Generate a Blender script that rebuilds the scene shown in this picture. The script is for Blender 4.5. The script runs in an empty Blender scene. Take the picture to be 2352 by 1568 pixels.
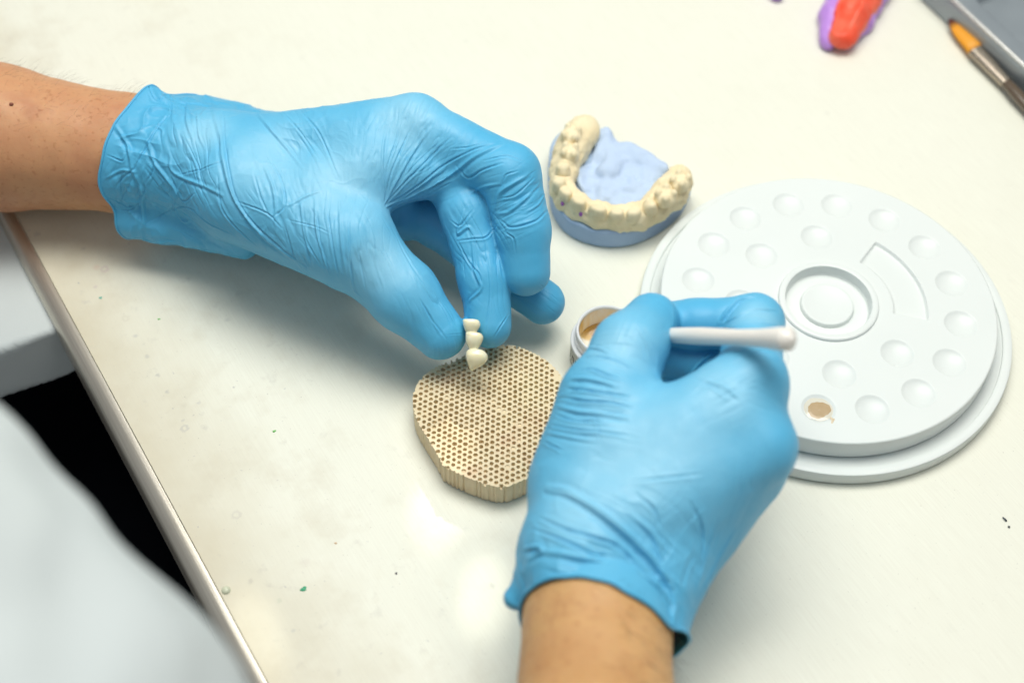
import bpy, bmesh, math, random
import numpy as np
from mathutils import Vector, Matrix, noise as mnoise

random.seed(7)
rng = np.random.default_rng(11)
SC = bpy.context.scene
COL = SC.collection
MM = 0.001                     # everything below is laid out in millimetres

# ------------------------------------------------------------------ camera
PITCH = math.radians(53.74)
ROLL = math.radians(-1.8)
FPX = 50.0 / 36.0 * 2352.0     # focal length in units of a 2352 wide picture
DIST = 635.0
CAM = np.array([0.0, -math.cos(PITCH) * DIST, math.sin(PITCH) * DIST])
FW = np.array([0.0, math.cos(PITCH), -math.sin(PITCH)])
_r0 = np.array([1.0, 0.0, 0.0])
_u0 = np.cross(_r0, FW)
RT = math.cos(ROLL) * _r0 - math.sin(ROLL) * _u0
UP = math.sin(ROLL) * _r0 + math.cos(ROLL) * _u0


def ray(px, py):
    d = FW + RT * ((px - 1176.0) / FPX) + UP * ((784.0 - py) / FPX)
    return d / np.linalg.norm(d)


def at(px, py, z=0.0):
    """real-world point (mm) at height z seen at that place of the photograph"""
    d = ray(px, py)
    return CAM + d * ((z - CAM[2]) / d[2])


def A(*p):
    return at(*p)


def proj(P):
    d = np.asarray(P) - CAM
    z = d @ FW
    return np.stack([1176 + FPX * (d @ RT) / z, 784 - FPX * (d @ UP) / z], -1)


# ------------------------------------------------------------------ scene tree helpers
def link(name, me, m=None, parent=None):
    o = bpy.data.objects.new(name, me)
    COL.objects.link(o)
    if m is not None:
        for mm_ in (m if isinstance(m, (list, tuple)) else [m]):
            me.materials.append(mm_)
    if parent is not None:
        o.parent = parent
        o.matrix_parent_inverse = Matrix.Translation(parent.location).inverted()
    return o


def tag(o, label, cat, group=None, kind=None):
    o['label'] = label
    o['category'] = cat
    if group:
        o['group'] = group
    if kind:
        o['kind'] = kind
    return o


def thing(name, label, cat, loc, group=None):
    o = bpy.data.objects.new(name, None)
    o.empty_display_size = 0.01
    COL.objects.link(o)
    o.location = Vector(loc) * MM
    return tag(o, label, cat, group)


def smooth(me, angle=None):
    me.polygons.foreach_set('use_smooth', [True] * len(me.polygons))
    if angle is not None:
        bm = bmesh.new()
        bm.from_mesh(me)
        for e in bm.edges:
            if len(e.link_faces) == 2 and e.calc_face_angle(0) > math.radians(angle):
                e.smooth = False
        bm.to_mesh(me)
        bm.free()
    me.update()


def mesh_np(name, V, F, sm=True, angle=None):
    me = bpy.data.meshes.new(name)
    me.from_pydata([tuple(v) for v in (np.asarray(V) * MM)], [], [tuple(int(i) for i in f) for f in F])
    if sm:
        smooth(me, angle)
    me.update()
    return me


def mesh_quads(name, V, Q):
    """fast path for big all-quad meshes"""
    me = bpy.data.meshes.new(name)
    V = np.ascontiguousarray(np.asarray(V, np.float32) * MM)
    Q = np.ascontiguousarray(Q, np.int32)
    me.vertices.add(len(V))
    me.vertices.foreach_set('co', V.ravel())
    me.loops.add(Q.size)
    me.loops.foreach_set('vertex_index', Q.ravel())
    me.polygons.add(len(Q))
    me.polygons.foreach_set('loop_start', np.arange(0, Q.size, 4, dtype=np.int32))
    me.polygons.foreach_set('loop_total', np.full(len(Q), 4, np.int32))
    me.polygons.foreach_set('use_smooth', np.ones(len(Q), bool))
    me.update(calc_edges=True)
    me.validate()
    return me


def lathe(profile, n=64, center=(0, 0, 0), closed=False):
    """profile: list of (r, z)"""
    V, F = [], []
    cx, cy, cz = center
    for r, z in profile:
        for k in range(n):
            a = 2 * math.pi * k / n
            V.append((cx + r * math.cos(a), cy + r * math.sin(a), cz + z))
    m = len(profile)
    for i in range(m - 1 + (1 if closed else 0)):
        for k in range(n):
            a, b = i * n + k, i * n + (k + 1) % n
            c, d = ((i + 1) % m) * n + (k + 1) % n, ((i + 1) % m) * n + k
            F.append((a, b, c, d))
    return V, F


def cap(V, F, ring, flip=False):
    F.append(tuple(reversed(ring)) if flip else tuple(ring))


def tube(pts, rad, n=10, capped=True):
    pts = [np.asarray(p, float) for p in pts]
    rad = rad if hasattr(rad, '__len__') else [rad] * len(pts)
    V, F = [], []
    prev = None
    for i, p in enumerate(pts):
        t = pts[min(i + 1, len(pts) - 1)] - pts[max(i - 1, 0)]
        t = t / (np.linalg.norm(t) + 1e-9)
        if prev is None:
            a = np.cross(t, [0, 0, 1.0])
            if np.linalg.norm(a) < 1e-3:
                a = np.cross(t, [0, 1.0, 0])
        else:
            a = prev - t * np.dot(prev, t)
        a = a / np.linalg.norm(a)
        prev = a
        b = np.cross(t, a)
        for k in range(n):
            w = 2 * math.pi * k / n
            V.append(p + rad[i] * (a * math.cos(w) + b * math.sin(w)))
    for i in range(len(pts) - 1):
        for k in range(n):
            F.append((i * n + k, i * n + (k + 1) % n, (i + 1) * n + (k + 1) % n, (i + 1) * n + k))
    if capped:
        F.append(tuple(range(n - 1, -1, -1)))
        F.append(tuple(range((len(pts) - 1) * n, len(pts) * n)))
    return V, F


def spline(pts, step=1.0, closed=False):
    P = np.asarray(pts, float)
    n = len(P)
    if n < 3 and not closed:
        k = max(2, int(np.linalg.norm(P[-1] - P[0]) / step) + 1)
        return np.linspace(P[0], P[-1], k)
    out = []
    segs = n if closed else n - 1
    for i in range(segs):
        if closed:
            p0, p1, p2, p3 = P[(i - 1) % n], P[i], P[(i + 1) % n], P[(i + 2) % n]
        else:
            p1, p2 = P[i], P[i + 1]
            p0 = P[i - 1] if i > 0 else 2 * p1 - p2
            p3 = P[i + 2] if i + 2 < n else 2 * p2 - p1
        k = max(1, int(np.linalg.norm(p2 - p1) / step))
        for j in range(k):
            t = j / k
            out.append(0.5 * (2 * p1 + (p2 - p0) * t + (2 * p0 - 5 * p1 + 4 * p2 - p3) * t * t
                              + (3 * p1 - p0 - 3 * p2 + p3) * t ** 3))
    if not closed:
        out.append(P[-1])
    return np.array(out)


# ------------------------------------------------------------------ signed-distance modelling
def cone(P, a, b, ra, rb):
    a = np.asarray(a, np.float32)
    b = np.asarray(b, np.float32)
    ab = b - a
    t = np.clip(((P - a) @ ab) / max(float(ab @ ab), 1e-6), 0, 1)
    d = P - (a + t[..., None] * ab)
    return np.sqrt((d * d).sum(-1)) - (ra + (rb - ra) * t)


def ellip(P, c, r, R=None):
    q = P - np.asarray(c, np.float32)
    if R is not None:
        q = q @ np.asarray(R, np.float32)
    r = np.asarray(r, np.float32)
    k0 = np.sqrt(((q / r) ** 2).sum(-1))
    k1 = np.sqrt(((q / (r * r)) ** 2).sum(-1)) + 1e-6
    return k0 * (k0 - 1.0) / k1


def smin(a, b, k):
    h = np.clip(0.5 + 0.5 * (b - a) / k, 0, 1)
    return b + (a - b) * h - k * h * (1 - h)


def smax(a, b, k):
    return -smin(-a, -b, k)


def chain(P, pts, k=2.0):
    d = None
    for (a, ra), (b, rb) in zip(pts[:-1], pts[1:]):
        c = cone(P, a, b, ra, rb)
        d = c if d is None else smin(d, c, k)
    return d


def surface_nets(fn, lo, hi, h):
    lo = np.asarray(lo, float)
    hi = np.asarray(hi, float)
    n = np.ceil((hi - lo) / h).astype(int) + 1
    xs = [(lo[i] + h * np.arange(n[i])).astype(np.float32) for i in range(3)]
    f = np.empty(n, np.float32)
    YZ = np.stack(np.meshgrid(xs[1], xs[2], indexing='ij'), -1)
    B = max(1, int(400000 // (n[1] * n[2])))
    for i0 in range(0, n[0], B):
        i1 = min(n[0], i0 + B)
        G = np.empty((i1 - i0, n[1], n[2], 3), np.float32)
        G[..., 0] = xs[0][i0:i1, None, None]
        G[..., 1:] = YZ[None]
        f[i0:i1] = fn(G.reshape(-1, 3)).reshape(i1 - i0, n[1], n[2])
    s = f < 0
    c = np.zeros(n - 1, np.int8)
    for dx in (0, 1):
        for dy in (0, 1):
            for dz in (0, 1):
                c += s[dx:n[0] - 1 + dx, dy:n[1] - 1 + dy, dz:n[2] - 1 + dz]
    act = (c > 0) & (c < 8)
    I = np.argwhere(act)
    idx = np.full(n - 1, -1, np.int64)
    idx[act] = np.arange(len(I))
    acc = np.zeros((len(I), 3))
    cnt = np.zeros(len(I))
    corners = [np.array((dx, dy, dz)) for dx in (0, 1) for dy in (0, 1) for dz in (0, 1)]
    for a in range(8):
        for b in range(a + 1, 8):
            if abs(corners[a] - corners[b]).sum() != 1:
                continue
            ia, ib = I + corners[a], I + corners[b]
            fa = f[ia[:, 0], ia[:, 1], ia[:, 2]]
            fb = f[ib[:, 0], ib[:, 1], ib[:, 2]]
            m = (fa < 0) != (fb < 0)
            t = np.where(m, fa / np.where(m, fa - fb, 1), 0)
            acc += np.where(m[:, None], corners[a] + t[:, None] * (corners[b] - corners[a]), 0)
            cnt += m
    V = lo + h * (I + acc / cnt[:, None])
    Q = []
    for ax in range(3):
        o1, o2 = [(1, 2), (2, 0), (0, 1)][ax]
        sl0 = [slice(None)] * 3
        sl1 = [slice(None)] * 3
        sl0[ax] = slice(0, -1)
        sl1[ax] = slice(1, None)
        ch = s[tuple(sl0)] != s[tuple(sl1)]
        E = np.argwhere(ch)
        ok = (E[:, o1] > 0) & (E[:, o2] > 0) & (E[:, o1] < n[o1] - 1) & (E[:, o2] < n[o2] - 1)
        E = E[ok]
        inside = s[E[:, 0], E[:, 1], E[:, 2]]
        e1 = np.zeros(3, int)
        e1[o1] = 1
        e2 = np.zeros(3, int)
        e2[o2] = 1
        q = []
        for d in (-e1 - e2, -e2, np.zeros(3, int), -e1):
            w = E + d
            q.append(idx[w[:, 0], w[:, 1], w[:, 2]])
        q = np.stack(q, 1)
        q[~inside] = q[~inside][:, ::-1]
        Q.append(q)
    Q = np.concatenate(Q)
    return V, Q


def grad(fn, V, e=0.15):
    V = V.astype(np.float32)
    g = np.stack([fn(V + np.array(d, np.float32) * e) - fn(V - np.array(d, np.float32) * e)
                  for d in ((1, 0, 0), (0, 1, 0), (0, 0, 1))], -1)
    return g / (np.linalg.norm(g, axis=1, keepdims=True) + 1e-9)


def project(fn, V, it=3):
    V = np.asarray(V, np.float32)
    for _ in range(it):
        g = grad(fn, V)
        V = V - g * np.clip(fn(V), -1.0, 1.0)[:, None] * 0.9
    return V


def relax(V, Q, it=2):
    for _ in range(it):
        acc = np.zeros_like(V)
        cnt = np.zeros(len(V))
        for a, b in ((0, 1), (1, 2), (2, 3), (3, 0)):
            np.add.at(acc, Q[:, a], V[Q[:, b]])
            np.add.at(cnt, Q[:, a], 1)
            np.add.at(acc, Q[:, b], V[Q[:, a]])
            np.add.at(cnt, Q[:, b], 1)
        V = V * 0.4 + 0.6 * acc / np.maximum(cnt, 1)[:, None]
    return V


def subdivide(V, Q):
    n = len(V)
    E = np.concatenate([Q[:, [0, 1]], Q[:, [1, 2]], Q[:, [2, 3]], Q[:, [3, 0]]])
    Es = np.sort(E, 1)
    U, inv = np.unique(Es[:, 0].astype(np.int64) * n + Es[:, 1], return_inverse=True)
    em = 0.5 * (V[U // n] + V[U % n])
    fc = V[Q].mean(1)
    m = len(Q)
    e = n + inv.reshape(4, m)
    f = n + len(U) + np.arange(m)
    Q2 = np.concatenate([np.stack([Q[:, 0], e[0], f, e[3]], 1), np.stack([Q[:, 1], e[1], f, e[0]], 1),
                         np.stack([Q[:, 2], e[2], f, e[1]], 1), np.stack([Q[:, 3], e[3], f, e[2]], 1)])
    return np.concatenate([V, em, fc]), Q2


def vnormals(V, Q):
    a = V[Q[:, 2]] - V[Q[:, 0]]
    b = V[Q[:, 3]] - V[Q[:, 1]]
    fn_ = np.cross(a, b)
    N = np.zeros_like(V)
    for k in range(4):
        np.add.at(N, Q[:, k], fn_)
    return N / (np.linalg.norm(N, axis=1, keepdims=True) + 1e-12)


def vnoise(P, seed=0):
    """value noise, vectorised, about -1..1"""
    P = np.asarray(P, float)
    i = np.floor(P).astype(np.int64)
    f = P - i
    u = f * f * f * (f * (f * 6 - 15) + 10)

    def hsh(a, b, c):
        h = (a * 374761393 + b * 668265263 + c * 2147483647 + seed * 1274126177) & 0xffffffff
        h = ((h ^ (h >> 13)) * 1274126177) & 0xffffffff
        h = (h ^ (h >> 16)) & 0xffff
        return h / 32767.5 - 1
    r = 0
    for dx in (0, 1):
        for dy in (0, 1):
            for dz in (0, 1):
                w = (u[:, 0] if dx else 1 - u[:, 0]) * (u[:, 1] if dy else 1 - u[:, 1]) * (u[:, 2] if dz else 1 - u[:, 2])
                r = r + w * hsh(i[:, 0] + dx, i[:, 1] + dy, i[:, 2] + dz)
    return r


def sculpt(fn, lo, hi, h, sub=1):
    V, Q = surface_nets(fn, lo, hi, h)
    V = project(fn, relax(V, Q, 2), 3)
    for _ in range(sub):
        V, Q = subdivide(V, Q)
        V = project(fn, V, 2)
    return V, Q


def trace(fn, px, py, step=0.8):
    """first hit of the sight line with a modelled surface (used once to place folds)"""
    D = np.array([ray(x, y) for x, y in zip(px, py)], np.float32)
    t = np.full(len(D), 380.0, np.float32)
    for _ in range(90):
        d = fn((CAM[None].astype(np.float32) + D * t[:, None]))
        t += np.clip(d, -3, 60) * step
    P = CAM[None] + D * t[:, None]
    return P, np.abs(fn(P.astype(np.float32))) < 1.5


# ------------------------------------------------------------------ materials
def mat(name, base, rough=0.5, spec=0.5, sss=0.0, sss_r=(1, 0.5, 0.3), sss_s=0.002, metal=0.0, coat=0.0):
    m = bpy.data.materials.new(name)
    m.use_nodes = True
    b = m.node_tree.nodes['Principled BSDF']
    b.inputs['Base Color'].default_value = (*base, 1)
    b.inputs['Roughness'].default_value = rough
    b.inputs['Specular IOR Level'].default_value = spec
    b.inputs['Metallic'].default_value = metal
    b.inputs['Coat Weight'].default_value = coat
    if sss:
        b.inputs['Subsurface Weight'].default_value = sss
        b.inputs['Subsurface Radius'].default_value = sss_r
        b.inputs['Subsurface Scale'].default_value = sss_s
    return m


class N:
    """tiny node-building helper"""
    def __init__(self, m):
        self.t = m.node_tree
        self.b = self.t.nodes['Principled BSDF']
        self.co = self.t.nodes.new('ShaderNodeTexCoord').outputs['Object']

    def add(self, kind, **kw):
        n = self.t.nodes.new(kind)
        for k, v in kw.items():
            setattr(n, k, v)
        return n

    def set(self, sock, v):
        if hasattr(v, 'links') or hasattr(v, 'is_output'):
            self.t.links.new(v, sock)
        else:
            sock.default_value = v

    def mapping(self, scale=(1, 1, 1), rot=(0, 0, 0), loc=(0, 0, 0)):
        n = self.add('ShaderNodeMapping')
        self.t.links.new(self.co, n.inputs['Vector'])
        n.inputs['Scale'].default_value = scale
        n.inputs['Rotation'].default_value = rot
        n.inputs['Location'].default_value = loc
        return n.outputs[0]

    def noise(self, scale, detail=3, rough=0.5, vec=None, dist=0.0):
        n = self.add('ShaderNodeTexNoise')
        self.t.links.new(vec if vec is not None else self.co, n.inputs['Vector'])
        n.inputs['Scale'].default_value = scale
        n.inputs['Detail'].default_value = detail
        n.inputs['Roughness'].default_value = rough
        n.inputs['Distortion'].default_value = dist
        return n.outputs['Fac']

    def ramp(self, fac, stops):
        n = self.add('ShaderNodeValToRGB')
        self.t.links.new(fac, n.inputs[0])
        el = n.color_ramp.elements
        while len(el) < len(stops):
            el.new(0.5)
        for e, (p, c) in zip(el, stops):
            e.position = p
            e.color = (*c, 1) if len(c) == 3 else c
        return n.outputs['Color']

    def math(self, op, a, b=0.0, clamp=False):
        n = self.add('ShaderNodeMath', operation=op, use_clamp=clamp)
        self.set(n.inputs[0], a)
        self.set(n.inputs[1], b)
        return n.outputs[0]

    def mix(self, fac, a, b, mode='MIX'):
        n = self.add('ShaderNodeMix', data_type='RGBA', blend_type=mode)
        self.set(n.inputs[0], fac)
        self.set(n.inputs[6], a if not isinstance(a, tuple) else (*a, 1))
        self.set(n.inputs[7], b if not isinstance(b, tuple) else (*b, 1))
        return n.outputs[2]

    def remap(self, v, a, b, c=0.0, d=1.0):
        n = self.add('ShaderNodeMapRange')
        self.set(n.inputs[0], v)
        for i, x in enumerate((a, b, c, d)):
            n.inputs[i + 1].default_value = x
        return n.outputs[0]

    def bump(self, h, strength=0.3, dist=0.001, prev=None):
        n = self.add('ShaderNodeBump')
        self.t.links.new(h, n.inputs['Height'])
        n.inputs['Strength'].default_value = strength
        n.inputs['Distance'].default_value = dist
        if prev is not None:
            self.t.links.new(prev, n.inputs['Normal'])
        return n.outputs[0]

    def out(self, name, v):
        self.set(self.b.inputs[name], v)


def mat_glove():
    m = mat('nitrile', (0.11, 0.44, 0.72), 0.5, 0.5, 0.05, (0.25, 0.7, 1.0), 0.0015)
    n = N(m)
    big = n.noise(55, 3, 0.55)
    fine = n.noise(1500, 3, 0.6)
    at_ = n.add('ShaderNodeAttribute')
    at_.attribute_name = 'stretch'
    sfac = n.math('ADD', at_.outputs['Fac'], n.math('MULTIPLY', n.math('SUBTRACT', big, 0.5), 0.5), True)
    col = n.ramp(sfac, [(0.0, (0.075, 0.405, 0.665)), (0.5, (0.13, 0.465, 0.705)), (1.0, (0.23, 0.545, 0.745))])  # deep to pale blue: tautness together with painted-in lit tone
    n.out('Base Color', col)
    n.out('Roughness', n.remap(n.noise(200, 2), 0.3, 0.7, 0.42, 0.58))
    mid = n.noise(320, 3, 0.55)
    b1 = n.bump(mid, 0.18, 0.0006)
    n.out('Normal', n.bump(fine, 0.16, 0.00025, b1))
    return m


def mat_skin(name, a, b, c):
    m = mat(name, a, 0.5, 0.35, 0.25, (1.0, 0.35, 0.2), 0.003)
    n = N(m)
    big = n.noise(45, 4, 0.6)
    col = n.ramp(big, [(0.3, a), (0.55, b), (0.75, c)])
    red = n.noise(22, 3, 0.6, n.mapping((1, 1, 1), (0, 0, 0), (0.3, 0.1, 0)))
    col = n.mix(n.remap(red, 0.48, 0.75, 0.0, 0.45), col, (c[0] * 0.9, c[1] * 0.72, c[2] * 0.8))
    spots = n.ramp(n.noise(420, 2, 0.5), [(0.58, (1, 1, 1)), (0.75, (0.80, 0.70, 0.64))])
    col = n.mix(1.0, col, spots, 'MULTIPLY')
    n.out('Base Color', col)
    v = n.add('ShaderNodeTexVoronoi', feature='DISTANCE_TO_EDGE')
    n.t.links.new(n.co, v.inputs['Vector'])
    v.inputs['Scale'].default_value = 900
    b1 = n.bump(n.math('MINIMUM', v.outputs['Distance'], 0.2), 0.25, 0.0002)
    b2 = n.bump(n.noise(160, 4, 0.6), 0.2, 0.0012, b1)
    n.out('Normal', b2)
    n.out('Roughness', n.remap(n.noise(300, 2), 0.3, 0.7, 0.42, 0.6))
    return m


# ------------------------------------------------------------------ the two gloved hands
def rel(p, dx, dy, dz):
    return np.asarray(p) + np.array((dx, dy, dz), float)


class Hand:
    pass


def build_left():
    H = Hand()
    wr_r = A(500, 385, 46)
    wr_u = A(490, 352, 32)
    i_m = A(955, 287, 72)
    m_m = rel(i_m, 7, 9, -17)
    r_m = rel(i_m, 3, 20, -35)
    l_m = rel(i_m, -10, 27, -51)
    idx = [(i_m, 12.5), (A(1172, 402, 68), 12.8), (A(1201, 530, 54), 11.4), (A(1206, 622, 42), 10.6)]
    mid = [(m_m, 12.0), (A(1076, 490, 51), 12.0), (A(1112, 640, 38), 10.8), (A(1124, 748, 28), 9.6)]
    rng_ = [(r_m, 11.0), (A(1004, 512, 31), 10.8), (A(1130, 610, 26), 10.2), (A(1246, 693, 19), 9.9)]
    lit = [(l_m, 10.5), (A(985, 480, 21), 9.0), (A(1060, 550, 17), 8.2), (A(1120, 600, 14), 7.8)]
    t_c = A(560, 440, 50)
    t_m = A(800, 556, 50)
    thb = [(t_c, 21), (t_m, 17.5), (A(930, 680, 38), 13.8), (A(1012, 768, 29), 10.4)]
    f_c = A(270, 360, 36)

    def fn(P):
        palm = smin(cone(P, wr_r, i_m, 20, 12.8), cone(P, wr_r, m_m, 18, 12), 8)
        palm = smin(palm, cone(P, wr_u, r_m, 19, 11.5), 8)
        palm = smin(palm, cone(P, wr_u, l_m, 19, 10.5), 8)
        arm = smin(cone(P, A(230, 350, 34), wr_r, 29, 22), cone(P, A(230, 350, 32), wr_u, 28, 22), 8)
        palm = smin(palm, arm, 12)
        fl = cone(P, A(340, 200, 38), A(420, 270, 38), 3.2, 8.0)
        palm = smin(palm, fl, 9)
        fl = cone(P, A(300, 505, 22), A(400, 505, 24), 5.5, 6.0)
        palm = smin(palm, fl, 10)
        th = chain(P, thb, 5)
        palm = smin(palm, cone(P, t_c, t_m, 21, 17.5), 12)
        d = smin(palm, th, 7)
        # first web: skin stretched between thumb and index
        web = cone(P, A(760, 440, 56), A(860, 400, 60), 17, 11)
        d = smin(d, web, 9)
        d = smin(d, cone(P, A(860, 385, 62), A(1060, 398, 62), 15, 10), 13)
        d = smin(d, cone(P, A(760, 450, 38), A(925, 495, 34), 18, 11), 8)
        d = smin(d, cone(P, A(290, 498, 22), A(560, 556, 26), 6.5, 7), 7)
        out = None
        for c in (idx, mid, rng_, lit):
            g = smin(d, chain(P, c, 3.5), 5)
            out = g if out is None else smin(out, g, 1.0)
        return out
    H.fn = fn
    H.lo = np.array([-195, -75, -2.0])
    H.hi = np.array([45, 130, 100.0])
    # cuff plane
    H.ax = (A(500, 368, 40) - A(240, 350, 34))
    H.ax = H.ax / np.linalg.norm(H.ax) - 0.22 * UP - 0.40 * FW
    H.ax = H.ax / np.linalg.norm(H.ax)
    H.p0 = A(372, 358, 36)
    return H


def build_right():
    H = Hand()
    wr_a = A(1340, 1270, 60)
    wr_b = A(1462, 1300, 52)
    i_m = A(1720, 882, 88)
    m_m = A(1738, 1025, 80)
    r_m = A(1718, 1085, 64)
    l_m = A(1672, 1140, 50)
    idx = [(i_m, 12.6), (A(1733, 742, 74), 11.0), (A(1600, 744, 68), 9.6), (A(1500, 744, 63), 9.0)]
    mid = [(m_m, 12.5), (A(1728, 865, 54), 11.0), (A(1610, 830, 52), 9.6), (A(1520, 815, 52), 9.0)]
    rng_ = [(r_m, 11.5), (A(1700, 930, 40), 10.2), (A(1600, 890, 38), 9.4), (A(1550, 900, 40), 9.0)]
    lit = [(l_m, 10.5), (A(1660, 1010, 34), 9.0), (A(1580, 960, 32), 8.4), (A(1540, 960, 34), 8.0)]
    t_c = A(1345, 1110, 62)
    t_m = A(1395, 925, 74)
    thb = [(t_c, 19), (t_m, 16), (A(1447, 800, 80), 12.9), (A(1495, 737, 76), 10.3)]

    def fn(P):
        palm = smin(cone(P, wr_a, i_m, 19.5, 14), cone(P, wr_a, m_m, 20, 14), 10)
        palm = smin(palm, cone(P, wr_b, r_m, 22, 12.5), 10)
        palm = smin(palm, cone(P, wr_b, l_m, 21, 11), 10)
        arm = smin(cone(P, A(1372, 1680, 60), wr_a, 23, 19), cone(P, A(1366, 1680, 58), wr_b, 25, 21), 8)
        palm = smin(palm, arm, 9)
        palm = smin(palm, cone(P, t_c, t_m, 19, 16), 12)
        palm = smin(palm, cone(P, A(1425, 1025, 72), A(1660, 945, 84), 16, 13), 10)
        d = smin(palm, chain(P, thb, 5), 7)
        fl = cone(P, A(1180, 1374, 54), A(1240, 1340, 56), 3.2, 6)
        d = smin(d, fl, 9)
        out = None
        for c in (idx, mid, rng_, lit):
            g = smin(d, chain(P, c, 3.5), 5)
            out = g if out is None else smin(out, g, 1.0)
        return out
    H.fn = fn
    H.lo = np.array([-20, -175, 8.0])
    H.hi = np.array([135, 55, 125.0])
    H.ax = A(1430, 1150, 62) - A(1370, 1500, 56)
    H.ax = H.ax / np.linalg.norm(H.ax) + 0.22 * _r0 + 0.5 * FW
    H.ax = H.ax / np.linalg.norm(H.ax)
    H.p0 = A(1372, 1450, 57)
    return H


def cut_cuff(V, Q, H, wave):
    """drop everything behind the cuff edge and pull the open border onto it"""
    s = (V - H.p0) @ H.ax - wave(V)
    keep = (s[Q] > 0).any(1)
    Q = Q[keep]
    used = np.unique(Q)
    mp = np.full(len(V), -1)
    mp[used] = np.arange(len(used))
    V, Q, s = V[used], mp[Q], s[used]
    neg = s < 0
    V[neg] -= H.ax[None] * s[neg, None]
    return V, Q


def border_loop(V, Q):
    E = np.concatenate([Q[:, [0, 1]], Q[:, [1, 2]], Q[:, [2, 3]], Q[:, [3, 0]]])
    key = np.sort(E, 1)
    u, inv, c = np.unique(key, axis=0, return_inverse=True, return_counts=True)
    b = E[c[inv.ravel()] == 1]
    nxt = {int(a): int(d) for a, d in b}
    best = []
    seen = set()
    for st in list(nxt):
        if st in seen:
            continue
        loop = []
        v = st
        while v in nxt and v not in seen:
            seen.add(v)
            loop.append(v)
            v = nxt[v]
        if len(loop) > len(best):
            best = loop
    return best


def forearm_left(P):
    d = cone(P, A(-420, 262, 42), A(0, 318, 36), 40, 32.5)
    d = smin(d, cone(P, A(0, 318, 36), A(300, 355, 36), 32.5, 26.2), 6)
    return smin(d, cone(P, A(300, 355, 36), A(420, 360, 38), 26.2, 24), 6)


def forearm_right(P):
    a = smin(cone(P, A(1352, 1780, 68), A(1358, 1420, 58), 25, 22.5), cone(P, A(1376, 1780, 66), A(1384, 1420, 56), 25.5, 23), 8)
    e0, e1 = A(1364, 1780, 67), A(1371, 1420, 57)
    a = smin(a, cone(P, e0 + (e0 - e1) * 2.4, e0, 42, 27), 10)
    return smin(a, cone(P, A(1374, 1420, 57), A(1398, 1330, 56), 23.5, 18), 6)


# ------------------------------------------------------------------ folds in the gloves
def _z(ox, oy, k, pts):
    """fold lines were read off enlarged views of the photograph"""
    return [((ox + x / k) * 0.91875, (oy + y / k) * 0.91875) for x, y in pts]


def _f1(*p):
    return _z(0, 100, 2.613, p)


def _f2(*p):
    return _z(700, 200, 2.091, p)


def _f4(*p):
    return _z(1250, 700, 2.614, p)


def _f5(*p):
    return _z(1200, 1150, 2.767, p)


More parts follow.
